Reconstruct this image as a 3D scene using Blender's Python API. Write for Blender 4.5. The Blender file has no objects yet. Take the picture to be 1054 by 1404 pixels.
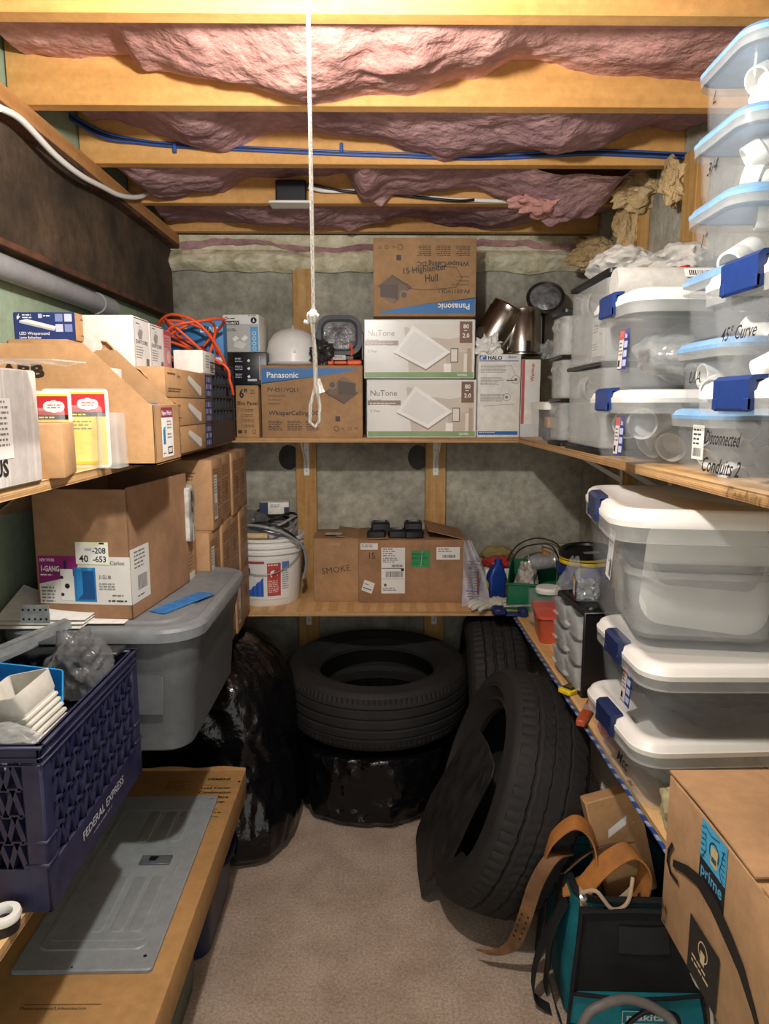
import bpy, bmesh, math, random
from mathutils import Vector, Matrix, noise
PI = math.pi
SC = bpy.context.scene
COL = SC.collection
R = math.radians

# ------------------------------------------------------------------ camera, world, light, exposure
CAM_H, PITCH, FPX = 1.55, R(8.6), 970.0
YAW = math.atan(11 * math.cos(PITCH) / FPX)
cd = bpy.data.cameras.new('camera'); cam = bpy.data.objects.new('camera', cd); COL.objects.link(cam)
cam.location = (0, 0, CAM_H); cam.rotation_euler = (PI/2 - PITCH, 0, -YAW)
cd.sensor_fit = 'HORIZONTAL'; cd.sensor_width = 36; cd.lens = 36 * FPX / 1054; cd.clip_start = .02
SC.camera = cam
w = bpy.data.worlds.new('world'); SC.world = w; w.use_nodes = True
w.node_tree.nodes['Background'].inputs[0].default_value = (1.0, .97, .93, 1)
w.node_tree.nodes['Background'].inputs[1].default_value = 1.0
ld = bpy.data.lights.new('bulb_light', 'POINT'); ld.energy = 44; ld.color = (1, .965, .91); ld.shadow_soft_size = .03
lo = bpy.data.objects.new('bulb_light', ld); COL.objects.link(lo); lo.location = (-.10, 1.0, 2.10)
SC.view_settings.view_transform = 'Standard'; SC.view_settings.look = 'None'
SC.view_settings.gamma = 1; SC.view_settings.use_curve_mapping = False
SC.view_settings.exposure = 0.5

# ------------------------------------------------------------------ helpers
def at(x, y, X=None, Y=None, Z=None):
    """a photograph point on a known plane of the room -> room coordinates"""
    a = (x - 527) / FPX; b = (702 - y) / FPX
    dz = b * math.cos(PITCH) - math.sin(PITCH); dy = math.cos(PITCH) + b * math.sin(PITCH)
    r = Vector((a * math.cos(YAW) + dy * math.sin(YAW), dy * math.cos(YAW) - a * math.sin(YAW), dz))
    t = X / r.x if X is not None else Y / r.y if Y is not None else (Z - CAM_H) / r.z
    return Vector((0, 0, CAM_H)) + r * t

def lin(h):
    if isinstance(h, str):
        h = h.lstrip('#'); c = [int(h[i:i+2], 16) / 255 for i in (0, 2, 4)]
        return tuple(v / 12.92 if v <= .04045 else ((v + .055) / 1.055) ** 2.4 for v in c)
    return tuple(h)[:3]

MATS = {}
def mat(name, col, rough=.6, metal=0, var=.12, scale=6, bump=0, bscale=60, stretch=(1, 1, 1), col2=None, alpha=1, emis=0,
        kind='noise', ior=1.45, coat=0, lo_=.35, hi_=.65, detail=4, bdist=.01, trans=0, wear=.18, wscale=None):
    if name in MATS: return MATS[name]
    m = bpy.data.materials.new(name); m.use_nodes = True; nt = m.node_tree; N = nt.nodes; L = nt.links
    b = N['Principled BSDF']; c = lin(col)
    tc = N.new('ShaderNodeTexCoord'); mp = N.new('ShaderNodeMapping'); mp.inputs['Scale'].default_value = stretch
    L.new(tc.outputs['Object'], mp.inputs[0])
    if kind == 'wave':
        t = N.new('ShaderNodeTexWave'); t.inputs['Scale'].default_value = scale; t.inputs['Distortion'].default_value = 5
        t.inputs['Detail'].default_value = 3; t.inputs['Detail Scale'].default_value = 1.2; f = t.outputs['Fac']
    else:
        t = N.new('ShaderNodeTexNoise'); t.inputs['Scale'].default_value = scale; t.inputs['Detail'].default_value = detail
        f = t.outputs['Fac']
    L.new(mp.outputs[0], t.inputs['Vector'])
    rp = N.new('ShaderNodeValToRGB'); L.new(f, rp.inputs[0])
    d = lin(col2) if col2 else tuple(v * (1 - var * 2) for v in c)
    u = c if col2 else tuple(min(1, v * (1 + var)) for v in c)
    rp.color_ramp.elements[0].position = lo_; rp.color_ramp.elements[1].position = hi_
    rp.color_ramp.elements[0].color = (*d, 1); rp.color_ramp.elements[1].color = (*u, 1)
    if wear and not name.startswith('ink_'):       # finer wear and blotches over the base colour
        n3 = N.new('ShaderNodeTexNoise'); n3.inputs['Scale'].default_value = wscale or 38; n3.inputs['Detail'].default_value = 8; n3.inputs['Roughness'].default_value = .7
        L.new(tc.outputs['Object'], n3.inputs['Vector'])
        r3 = N.new('ShaderNodeMapRange'); r3.inputs['From Min'].default_value = .3; r3.inputs['From Max'].default_value = .7
        r3.inputs['To Min'].default_value = 1 - wear; r3.inputs['To Max'].default_value = 1 + wear * .5; L.new(n3.outputs['Fac'], r3.inputs['Value'])
        mx = N.new('ShaderNodeVectorMath'); mx.operation = 'SCALE'; L.new(rp.outputs[0], mx.inputs[0]); L.new(r3.outputs[0], mx.inputs['Scale'])
        L.new(mx.outputs[0], b.inputs['Base Color'])
    else: L.new(rp.outputs[0], b.inputs['Base Color'])
    b.inputs['Roughness'].default_value = rough; b.inputs['Metallic'].default_value = metal; b.inputs['IOR'].default_value = ior
    if coat: b.inputs['Coat Weight'].default_value = coat; b.inputs['Coat Roughness'].default_value = .15
    if trans: b.inputs['Transmission Weight'].default_value = trans
    if alpha < 1: b.inputs['Alpha'].default_value = alpha
    if emis:
        b.inputs['Emission Color'].default_value = (*c, 1); b.inputs['Emission Strength'].default_value = emis
    if bump:
        n2 = N.new('ShaderNodeTexNoise'); n2.inputs['Scale'].default_value = bscale; n2.inputs['Detail'].default_value = 5
        L.new(mp.outputs[0], n2.inputs['Vector'])
        bp = N.new('ShaderNodeBump'); bp.inputs['Strength'].default_value = bump; bp.inputs['Distance'].default_value = bdist
        L.new(n2.outputs['Fac'], bp.inputs['Height']); L.new(bp.outputs[0], b.inputs['Normal'])
    MATS[name] = m
    return m
def flat(h, rough=.55):
    return mat('ink_' + (h if isinstance(h, str) else '%.2f_%.2f_%.2f' % tuple(h)), h, rough, var=.04)

class MB:
    def __init__(s): s.bm = bmesh.new()
    def _fin(s, vs, T, mi, fs):
        if T is not None:
            for v in vs: v.co = T @ v.co
        for f in fs: f.material_index = mi
    def box(s, a, b, mi=0, bev=0, T=None, seg=1):
        r = bmesh.ops.create_cube(s.bm, size=1)['verts']
        for v in r: v.co = Vector([(a[i] + b[i]) / 2 + v.co[i] * (b[i] - a[i]) for i in range(3)])
        fs = set(f for v in r for f in v.link_faces)
        if bev:
            e = list(set(e for v in r for e in v.link_edges))
            q = bmesh.ops.bevel(s.bm, geom=e, offset=bev, segments=seg, affect='EDGES', profile=.5)
            r = q['verts']; r = list(set(r)); fs = set(f for v in r for f in v.link_faces)
        s._fin(r, T, mi, fs); return s
    def loft(s, rings, mi=0, cap0=True, cap1=True, closed=True, T=None, mis=None):
        R_ = []
        for rg in rings: R_.append([s.bm.verts.new((T @ Vector(p)) if T is not None else p) for p in rg])
        n = len(R_[0])
        for k in range(len(R_) - 1):
            A, B = R_[k], R_[k+1]
            for i in range(n if closed else n - 1):
                j = (i + 1) % n
                try:
                    f = s.bm.faces.new((A[i], A[j], B[j], B[i])); f.material_index = mis[k] if mis else mi
                except ValueError: pass
        if cap0: s.bm.faces.new(R_[0][::-1]).material_index = mis[0] if mis else mi
        if cap1: s.bm.faces.new(R_[-1]).material_index = mis[-1] if mis else mi
        return s
    def lathe(s, prof, seg=32, mi=0, T=None, cap0=False, cap1=False, mis=None):
        return s.loft([[(r * math.cos(2*PI*i/seg), r * math.sin(2*PI*i/seg), z) for i in range(seg)] for r, z in prof], mi, cap0, cap1, True, T, mis)
    def rr(s, secs, n=6, mi=0, cap0=True, cap1=True, T=None, mis=None):
        """loft of rounded rectangles: (z, hx, hy, rad[, cx, cy])"""
        rings = []
        for q in secs:
            z, hx, hy, rad = q[:4]; cx, cy = (q[4], q[5]) if len(q) > 4 else (0, 0)
            rad = min(rad, hx * .999, hy * .999); pts = []
            for k, (sx, sy) in enumerate(((1, 1), (-1, 1), (-1, -1), (1, -1))):
                for i in range(n + 1):
                    a = k * PI / 2 + i * PI / 2 / n
                    pts.append((cx + sx * (hx - rad) + rad * math.cos(a), cy + sy * (hy - rad) + rad * math.sin(a), z))
            rings.append(pts)
        return s.loft(rings, mi, cap0, cap1, True, T, mis)
    def tube(s, pts, r, seg=8, mi=0, closed=False, T=None, flatn=1.0):
        pts = [Vector(p) for p in pts]; n = len(pts); rings = []
        up = None
        for i, p in enumerate(pts):
            d = (pts[(i+1) % n] - pts[i-1]) if (closed or 0 < i < n-1) else (pts[1] - pts[0] if i == 0 else pts[-1] - pts[-2])
            d = d.normalized() if d.length > 1e-9 else Vector((0, 0, 1))
            if up is None: up = d.orthogonal().normalized()
            up = (up - d * up.dot(d)); up = up.normalized() if up.length > 1e-6 else d.orthogonal().normalized()
            w_ = d.cross(up); rr = r[i] if isinstance(r, (list, tuple)) else r
            rings.append([p + up * rr * math.cos(2*PI*k/seg) + w_ * rr * flatn * math.sin(2*PI*k/seg) for k in range(seg)])
        if closed: rings.append(rings[0])
        return s.loft(rings, mi, not closed, not closed, True, T)
    def prism(s, poly, t, T=None, mi=0, bev=0):
        """2D polygon in local XY, thickness t along +Z"""
        a = [s.bm.verts.new((x, y, 0)) for x, y in poly]; b = [s.bm.verts.new((x, y, t)) for x, y in poly]
        fs = [s.bm.faces.new(a[::-1]), s.bm.faces.new(b)]
        n = len(a)
        for i in range(n): fs.append(s.bm.faces.new((a[i], a[(i+1) % n], b[(i+1) % n], b[i])))
        vs = a + b
        if bev:
            e = list(set(e for f in fs for e in f.edges))
            q = bmesh.ops.bevel(s.bm, geom=e, offset=bev, segments=1, affect='EDGES'); vs = list(set(q['verts'])); fs = set(f for v in vs for f in v.link_faces)
        s._fin(vs, T, mi, fs); return s
    def grid(s, fn, nu, nv, mi=0, T=None):
        g = [[s.bm.verts.new((T @ Vector(fn(i / nu, j / nv))) if T is not None else fn(i / nu, j / nv)) for j in range(nv + 1)] for i in range(nu + 1)]
        for i in range(nu):
            for j in range(nv): s.bm.faces.new((g[i][j], g[i+1][j], g[i+1][j+1], g[i][j+1])).material_index = mi
        return s
    def slab(s, fn, th, nu, nv, mi=0, T=None):
        """closed thin sheet following fn(u,v) with thickness th"""
        P = [[Vector(fn(i / nu, j / nv)) for j in range(nv + 1)] for i in range(nu + 1)]
        def nrm(i, j):
            a = P[min(i+1, nu)][j] - P[max(i-1, 0)][j]; b = P[i][min(j+1, nv)] - P[i][max(j-1, 0)]
            c = a.cross(b); return c.normalized() if c.length > 1e-12 else Vector((0, 0, 1))
        tr = (lambda v: T @ v) if T is not None else (lambda v: v)
        A = [[s.bm.verts.new(tr(P[i][j])) for j in range(nv+1)] for i in range(nu+1)]
        B = [[s.bm.verts.new(tr(P[i][j] - nrm(i, j) * th)) for j in range(nv+1)] for i in range(nu+1)]
        def q(*v): s.bm.faces.new(v).material_index = mi
        for i in range(nu):
            for j in range(nv):
                q(A[i][j], A[i+1][j], A[i+1][j+1], A[i][j+1]); q(B[i][j+1], B[i+1][j+1], B[i+1][j], B[i][j])
        for i in range(nu):
            q(A[i+1][0], A[i][0], B[i][0], B[i+1][0]); q(A[i][nv], A[i+1][nv], B[i+1][nv], B[i][nv])
        for j in range(nv):
            q(A[0][j], A[0][j+1], B[0][j+1], B[0][j]); q(A[nu][j+1], A[nu][j], B[nu][j], B[nu][j+1])
        return s
    def blob(s, c, rad, amp=.1, freq=3, sub=4, ridge=0, rfreq=8, seed=0, flatz=None, mi=0, box=1.0, T=None):
        r = bmesh.ops.create_icosphere(s.bm, subdivisions=sub, radius=1)['verts']; o = Vector((seed * 7.3, seed * 3.1, seed * 5.7))
        for v in r:
            d = v.co.normalized(); e = d.copy()
            if box != 1.0:
                e = Vector([math.copysign(abs(k) ** box, k) for k in d])
            n = 1 + amp * noise.noise(d * freq + o)
            if ridge: n += ridge * (.5 - abs(noise.noise(d * rfreq + o * 2)) * 2 - .5 * abs(noise.noise(d * rfreq * 2.3 + o)))
            v.co = Vector((c[0] + e.x * rad[0] * n, c[1] + e.y * rad[1] * n, c[2] + e.z * rad[2] * n))
            if flatz is not None and v.co.z < flatz: v.co.z = flatz
        s._fin(r, T, mi, set(f for v in r for f in v.link_faces)); return s
    def build(s, name, mats, parent=None, smooth=40, loc=None):
        bmesh.ops.recalc_face_normals(s.bm, faces=s.bm.faces)
        me = bpy.data.meshes.new(name); s.bm.to_mesh(me); s.bm.free()
        for m in (mats if isinstance(mats, (list, tuple)) else [mats]): me.materials.append(m)
        if smooth:
            me.polygons.foreach_set('use_smooth', [True] * len(me.polygons)); me.set_sharp_from_angle(angle=R(smooth))
        o = bpy.data.objects.new(name, me); COL.objects.link(o)
        if parent is not None: o.parent = parent
        if loc is not None: o.location = loc
        return o

def thing(name, label, cat, loc=(0, 0, 0), rz=0, group=None, rot=None):
    o = bpy.data.objects.new(name, None); COL.objects.link(o); o.empty_display_size = .05
    o.location = loc; o.rotation_euler = rot if rot else (0, 0, R(rz)); o['label'] = label; o['category'] = cat
    if group: o['group'] = group
    return o
def tag(o, label, cat, group=None, kind=None):
    o['label'] = label; o['category'] = cat
    if group: o['group'] = group
    if kind: o['kind'] = kind
    return o
def struct(o, label=None):
    o['kind'] = 'structure'
    if label: o['label'] = label; 
    return o
def lbl(o, label): o['label'] = label; return o
def dup(root, loc, label, rz=None, group=None):
    r = root.copy(); COL.objects.link(r); r.location = loc; r['label'] = label
    if rz is not None: r.rotation_euler = (0, 0, R(rz))
    if group: r['group'] = group
    for ch in list(root.children):
        c = ch.copy(); COL.objects.link(c); c.parent = r
        for g in ch.children:
            d = g.copy(); COL.objects.link(d); d.parent = c
    return r
def TR(x=0, y=0, z=0, rx=0, ry=0, rz=0):
    return Matrix.Translation((x, y, z)) @ Matrix.Rotation(R(rz), 4, 'Z') @ Matrix.Rotation(R(ry), 4, 'Y') @ Matrix.Rotation(R(rx), 4, 'X')

# ---- printing: shapes and lettering laid on a face
_tc = {}
def text_geo(txt, bold, shear):
    k = (txt, bold, shear)
    if k in _tc: return _tc[k]
    cu = bpy.data.curves.new('t', 'FONT'); cu.body = txt; cu.size = 1; cu.resolution_u = 2; cu.offset = bold; cu.shear = shear
    cu.fill_mode = 'FRONT'
    o = bpy.data.objects.new('t', cu); me = o.to_mesh()
    V = [tuple(v.co[:2]) for v in me.vertices]; F = [tuple(p.vertices) for p in me.polygons]
    W = max([v[0] for v in V] + [.001]); x0 = min([v[0] for v in V] + [0])
    o.to_mesh_clear(); bpy.data.objects.remove(o); bpy.data.curves.remove(cu)
    _tc[k] = (V, F, x0, W); return _tc[k]

def face_T(face, w, d, h):
    """matrix from (u right, v up, n out) on a face of a box centred in x,y with base at z 0"""
    def M(o, u, v, n): return Matrix(((u[0], v[0], n[0], o[0]), (u[1], v[1], n[1], o[1]), (u[2], v[2], n[2], o[2]), (0, 0, 0, 1)))
    return {'front': M((-w/2, -d/2, 0), (1, 0, 0), (0, 0, 1), (0, -1, 0)),
            'back': M((w/2, d/2, 0), (-1, 0, 0), (0, 0, 1), (0, 1, 0)),
            'right': M((w/2, -d/2, 0), (0, 1, 0), (0, 0, 1), (1, 0, 0)),
            'left': M((-w/2, d/2, 0), (0, -1, 0), (0, 0, 1), (-1, 0, 0)),
            'top': M((-w/2, -d/2, h), (1, 0, 0), (0, 1, 0), (0, 0, 1))}[face]

def prints(parent, T, items, name='printed_label', gap=.0006, rough=.5, step=.00006):
    bm = MB(); mats = []; lay = 0
    def mi(c):
        m = flat(c, rough) if not isinstance(c, bpy.types.Material) else c
        if m not in mats: mats.append(m)
        return mats.index(m)
    def addpoly(pts, F, k, n):
        vs = [bm.bm.verts.new(T @ Vector((x, y, n))) for x, y in pts]
        for f in F:
            try: bm.bm.faces.new([vs[i] for i in f]).material_index = k
            except ValueError: pass
    for it in items:
        lay += 1; n = gap + lay * step; t = it[0]
        if t == 'r':
            _, u, v, ww, hh, c = it; addpoly([(u, v), (u+ww, v), (u+ww, v+hh), (u, v+hh)], [(0, 1, 2, 3)], mi(c), n)
        elif t == 'p':
            addpoly(it[1], [tuple(range(len(it[1])))], mi(it[2]), n)
        elif t == 'c':
            _, u, v, r, c = it; addpoly([(u + r*math.cos(a*PI/10), v + r*math.sin(a*PI/10)) for a in range(20)], [tuple(range(20))], mi(c), n)
        elif t == 'ring':
            _, u, v, r, wd, c = it
            pts = [(u + q*math.cos(a*PI/12), v + q*math.sin(a*PI/12)) for q in (r, r - wd) for a in range(24)]
            addpoly(pts, [(a, (a+1) % 24, 24 + (a+1) % 24, 24 + a) for a in range(24)], mi(c), n)
        elif t == 'l':
            _, P, wd, c = it; k = mi(c)
            for (x0, y0), (x1, y1) in zip(P, P[1:]):
                dx, dy = x1-x0, y1-y0; q = math.hypot(dx, dy) or 1; nx, ny = -dy/q*wd/2, dx/q*wd/2; ex, ey = dx/q*wd*.3, dy/q*wd*.3
                addpoly([(x0+nx-ex, y0+ny-ey), (x0-nx-ex, y0-ny-ey), (x1-nx+ex, y1-ny+ey), (x1+nx+ex, y1+ny+ey)], [(0, 1, 2, 3)], k, n)
        elif t == 'bars':                      # block of fine print: u v w lines pitch colour
            _, u, v, ww, nl, pitch, c = it; k = mi(c); rnd = random.Random(int(u*1e4) + int(v*1e4) + nl)
            for i in range(nl):
                x = u; end = u + ww * rnd.uniform(.75, 1)
                while x < end:
                    l = rnd.uniform(.6, 2.2) * pitch; l = min(l, end - x + .0001)
                    addpoly([(x, v - i*pitch), (x+l, v - i*pitch), (x+l, v - i*pitch + pitch*.42), (x, v - i*pitch + pitch*.42)], [(0, 1, 2, 3)], k, n); x += l + pitch * .35
        elif t == 'bc':                        # barcode: u v w h colour
            _, u, v, ww, hh, c = it; k = mi(c); rnd = random.Random(int(u*1e4) + 5); x = u
            while x < u + ww:
                l = rnd.choice((.02, .03, .05)) * ww; addpoly([(x, v), (x+l, v), (x+l, v+hh), (x, v+hh)], [(0, 1, 2, 3)], k, n); x += l + rnd.choice((.02, .03, .04)) * ww
        elif t == 't':
            _, txt, u, v, size, c = it[:6]; o = it[6] if len(it) > 6 else {}
            V, F, x0, W = text_geo(txt, o.get('b', 0), o.get('sh', 0)); a = R(o.get('rot', 0)); sx = size * o.get('sx', 1)
            if 'w' in o: sx = o['w'] / W
            off = -W*sx if o.get('al') == 'r' else -W*sx/2 if o.get('al') == 'c' else 0
            ca, sa = math.cos(a), math.sin(a)
            addpoly([(u + (x*sx+off)*ca - y*size*sa, v + (x*sx+off)*sa + y*size*ca) for x, y in V], F, mi(c), n)
    if not mats: mats = [flat('ffffff')]
    return bm.build(name, mats, parent, smooth=0)
# ------------------------------------------------------------------ materials
CARD = mat('cardboard', '#ab8660', .85, var=.09, scale=5, bump=.15, bscale=14, bdist=.006, detail=6)
CARD2 = mat('kraft_cardboard', '#b68e63', .8, var=.07, scale=7, bump=.12, bscale=30, bdist=.004)
CARD3 = mat('brown_cardboard', '#9c7656', .85, var=.1, scale=8, bump=.2, bscale=18, bdist=.005)
CARDO = mat('orange_kraft', '#a8814f', .75, var=.07, scale=6, bump=.1, bscale=30)
CARDIN = mat('cardboard_inside', '#6f4f33', .9, var=.1)
TAPE = mat('packing_tape', '#b08a5e', .3, var=.1, scale=12)
PINE = mat('pine', '#d9a563', .6, scale=3, stretch=(.8, 9, 9), col2='#c4904f', detail=5, lo_=.3, hi_=.7)
PINEY = mat('pine_along_depth', '#c9935a', .65, scale=3, stretch=(9, .8, 9), col2='#a87544', detail=5)
PINEZ = mat('pine_upright', '#c39d62', .6, scale=4, stretch=(11, 11, .8), col2='#ad7d3c', detail=6)
PLY = mat('plywood_face', '#ddb680', .55, kind='wave', scale=1.6, stretch=(3, .35, 1), col2='#cda26a')
PLYE = mat('plywood_edge', '#d0a874', .8, scale=3, stretch=(.5, .5, 150), col2='#8a6540', detail=1)
OSB = mat('subfloor', '#8f7350', .9, var=.2, scale=30)
CONC = mat('concrete', '#b9b6a6', .9, scale=2.4, col2='#6f6d63', detail=12, lo_=.33, hi_=.6, wear=.4, wscale=24, bump=.55, bscale=26, bdist=.012)
GREEN = mat('greenboard', '#93a58c', .85, var=.04, bump=.05, bscale=80)
CARPET = mat('carpet', '#c6b4a1', 1, scale=7, col2='#b19e8b', detail=14, wear=.45, wscale=120, bump=.8, bscale=260, bdist=.005)
STEEL = mat('rusty_steel', '#5a4938', .75, scale=5, col2='#30281f', detail=9, bump=.3, bscale=50, wear=.45, wscale=30)
RUST = mat('rust_orange', '#6b4328', .85, scale=14, col2='#3c2a20', detail=8, bump=.3, bscale=60)
PINK = mat('pink_fiberglass', '#d9a69a', 1, wear=.3, wscale=30, scale=4, col2='#b58077', detail=10, lo_=.3, hi_=.65, bump=.7, bscale=28, bdist=.02)
PINKD = mat('dusty_fiberglass', '#c39a98', 1, wear=.35, wscale=30, scale=4, col2='#967076', detail=10, lo_=.3, hi_=.65, bump=.7, bscale=28, bdist=.02)
YELF = mat('yellow_fiberglass', '#d2b587', 1, scale=7, col2='#a58a5c', detail=10, bump=1, bscale=40, bdist=.02)
FOAM = mat('spray_foam', '#e8e1c6', .75, scale=14, col2='#c4bc9a', detail=6, bump=.7, bscale=45, bdist=.012)
WHITEP = mat('white_plastic', '#e9e8e2', .35, wear=.04, var=.02)
LIDW = mat('white_lid', '#e6e5df', .35, wear=.03, var=.015)
CLEAR = mat('clear_plastic', '#dfe4e6', .12, wear=0, var=.03, scale=9, alpha=.08, bump=.25, bscale=9, bdist=.01)
CLEARM = mat('milky_plastic', '#d9dcd9', .28, var=.04, scale=6, alpha=.30)
CLEARX = mat('thin_clear_film', '#e6ecee', .08, var=.1, scale=9, alpha=.22, bump=1, bscale=30, bdist=.01)
BLUEL = mat('light_blue_lid', '#7fabd4', .35, var=.03)
LATCH = mat('blue_latch', '#173574', .4, var=.05)
LATCHD = mat('navy_latch', '#1c2a55', .4, var=.05)
NAVY = mat('navy_plastic', '#171c40', .45, scale=25, col2='#2a2c48', lo_=.45, hi_=.7)
BLACKP = mat('black_plastic', '#17181a', .4, var=.1)
DARKP = mat('dark_plastic', '#202227', .45, var=.1)
RUBBER = mat('rubber', '#1b1a1a', .72, scale=9, col2='#232120', bump=.2, bscale=160, bdist=.002)
BAGM = mat('bin_liner', '#0b0b0d', .2, scale=9, var=.1, bump=.8, bscale=5, bdist=.04, detail=6)
GREYT = mat('grey_tote_plastic', '#5a5e61', .5, var=.05, scale=20, bump=.05, bscale=120)
GREYP = mat('grey_painted_steel', '#878e90', .42, var=.02)
GALV = mat('galvanised_steel', '#b4babc', .35, .55, scale=30, var=.15)
CHROME = mat('brushed_aluminium', '#b9b3ab', .22, 1, var=.1, scale=2, stretch=(20, 20, 1))
PVC = mat('pvc', '#e2e2dc', .3, var=.02)
PVCG = mat('grey_pvc', '#8e9092', .4, var=.05)
ORANGE = mat('orange_rubber', '#e2572a', .45, var=.05)
BLUEC = mat('blue_cable', '#31539b', .4)
BLKC = mat('black_cable', '#161616', .45)
ROPE = mat('white_rope', '#efece6', .7, kind='wave', scale=60, stretch=(1, 1, 2), col2='#c9c4bc', bump=.3, bscale=200, bdist=.001)
TEAL = mat('teal_fabric', '#12717f', .7, var=.12, scale=14, bump=.3, bscale=180, bdist=.002)
BLKF = mat('black_fabric', '#191a1d', .85, var=.15, scale=14, bump=.4, bscale=220, bdist=.002)
LEATH = mat('tan_leather', '#b5793f', .5, var=.12, scale=12, bump=.3, bscale=120, bdist=.001)
LEATHD = mat('dark_leather', '#5a4434', .7, var=.15, scale=12, bump=.3, bscale=120)
RED = mat('red_plastic', '#c22a2a', .35)
WHITEC = mat('white_cloth', '#c3c1ba', .9, var=.06, bump=.4, bscale=20)
PAPER = mat('paper', '#e6e5df', .8, var=.02)
WCARD = mat('white_cardboard', '#e4e2da', .6, var=.02, bump=.05, bscale=20)
BLUEP = mat('blue_plastic', '#1d3f8f', .35)
YELP = mat('yellow_plastic', '#e7c81d', .4)
GRNP = mat('green_plastic', '#0e6a45', .4)
WRAP = mat('shrink_wrap', '#ffffff', .06, alpha=.12, bump=1, bscale=22, bdist=.01)

# ------------------------------------------------------------------ the room
XL, XR, YB = -.87, .91, 3.12
b = MB(); b.grid(lambda u, v: (XL - .05 + u*(XR-XL+.1), -.5 + v*3.7, 0), 1, 1); struct(b.build('floor', CARPET, smooth=0))
b = MB(); b.box((XL-.1, YB, -.02), (XR+.1, YB+.15, 2.5)); struct(b.build('wall_back', CONC, smooth=0))
b = MB(); b.box((XL-.12, -.5, -.02), (XL, YB, 2.5)); struct(b.build('wall_left', GREEN, smooth=0))
b = MB(); b.box((XR, -.5, -.02), (XR+.12, YB, 2.5)); struct(b.build('wall_right', CONC, smooth=0))
b = MB(); b.box((XL-.1, -.5, 2.487), (XR+.1, YB+.1, 2.51)); struct(b.build('ceiling', OSB, smooth=0))
# marks the form ties left in the concrete
for i, (px_, py_) in enumerate(((396, 627), (573, 627))):
    p = at(px_, py_, Y=YB); b = MB(); n = 18
    b.prism([(.045*math.cos(k*2*PI/n)*(1+.15*noise.noise(Vector((k, i, 0)))), .055*math.sin(k*2*PI/n)) for k in range(n)], .003, T=TR(p.x, YB, p.z, rx=90))
    struct(b.build('trim_%d' % (i+1), mat('tie_patch', '#4c4b49', .95, var=.2, bump=.5, bscale=60), smooth=0))
# joists
tn = 3
JY = [1.0, 1.40, 1.80, 2.21, 2.62, 3.03]
for i, y in enumerate(JY):
    b = MB(); b.box((XL+.004, y, 2.25), (XR, y+.038, 2.487), bev=.002); struct(b.build('trim_%d' % tn, PINE, smooth=0)); tn += 1
b = MB(); b.box((XL, -.5, 2.21), (XL+.05, 3.10, 2.25), bev=.002); struct(b.build('trim_%d' % tn, PINEY, smooth=0)); tn += 1      # plate on the beam
# wall studs
for x0, z1 in ((-.352, 2.115), (.214, 2.115)):
    b = MB(); b.box((x0, 3.083, 0), (x0+.089, YB, z1), bev=.002); struct(b.build('trim_%d' % tn, PINEZ, smooth=0)); tn += 1
for y0 in (2.03, 2.46):
    b = MB(); b.box((.872, y0, 0), (XR, y0+.089, 2.25), bev=.002); struct(b.build('trim_%d' % tn, PINEZ, smooth=0)); tn += 1
# spray foam along the sill
def foam(u, v):
    x = XL + u*(XR-XL); z = 2.105 + .10*v
    z += (1-v) * .02*noise.noise(Vector((x*7, 0, 3)))
    y = YB - .01 - .045*math.sin(PI*min(1, v*1.0+.05))*(1+.7*noise.noise(Vector((x*9, z*12, 0)))) - .012*noise.noise(Vector((x*30, z*40, 2)))
    return (x, y, z)
b = MB(); b.grid(foam, 160, 14); b.box((XL, 3.09, 2.19), (XR, YB, 2.25)); tag(b.build('spray_foam', FOAM), 'bumpy cream spray foam sealing the top of the back concrete wall', 'insulation', kind='stuff')

# steel beam on the left wall
t = thing('steel_beam', 'rusty dark steel I-beam running along the top of the left wall', 'beam', (XL, 0, 1.90))
b = MB(); b.box((0, -.5, .0), (.045, 3.1, .016), bev=.002); b.box((0, -.5, .294), (.05, 3.1, .31), bev=.002); b.build('flange', RUST, t, smooth=0)
b = MB(); b.box((0, -.5, .016), (.012, 3.1, .294)); b.build('web', STEEL, t, smooth=0)
# pipe under the beam
t = thing('conduit_pipe', 'grey plastic pipe clipped to the green wall below the steel beam', 'pipe', (XL+.030, 1.0, 1.852))
b = MB(); b.tube([(0, -1.2, .02), (0, 1.24, .0)], .028, 20); b.tube([(0, 1.2, .0), (0, 1.31, -.002)], .032, 20); b.build('pipe', PVCG, t)
prints(t, Matrix(((0, .0, 1, .0285), (1, 0, 0, 0.1), (0, 1, 0, 0), (0, 0, 0, 1))), [('t', 'SCHEDULE 40 PVC CONDUIT', .0, .002, .022, '222222', {})], 'printed_text', gap=.0004)

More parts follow.
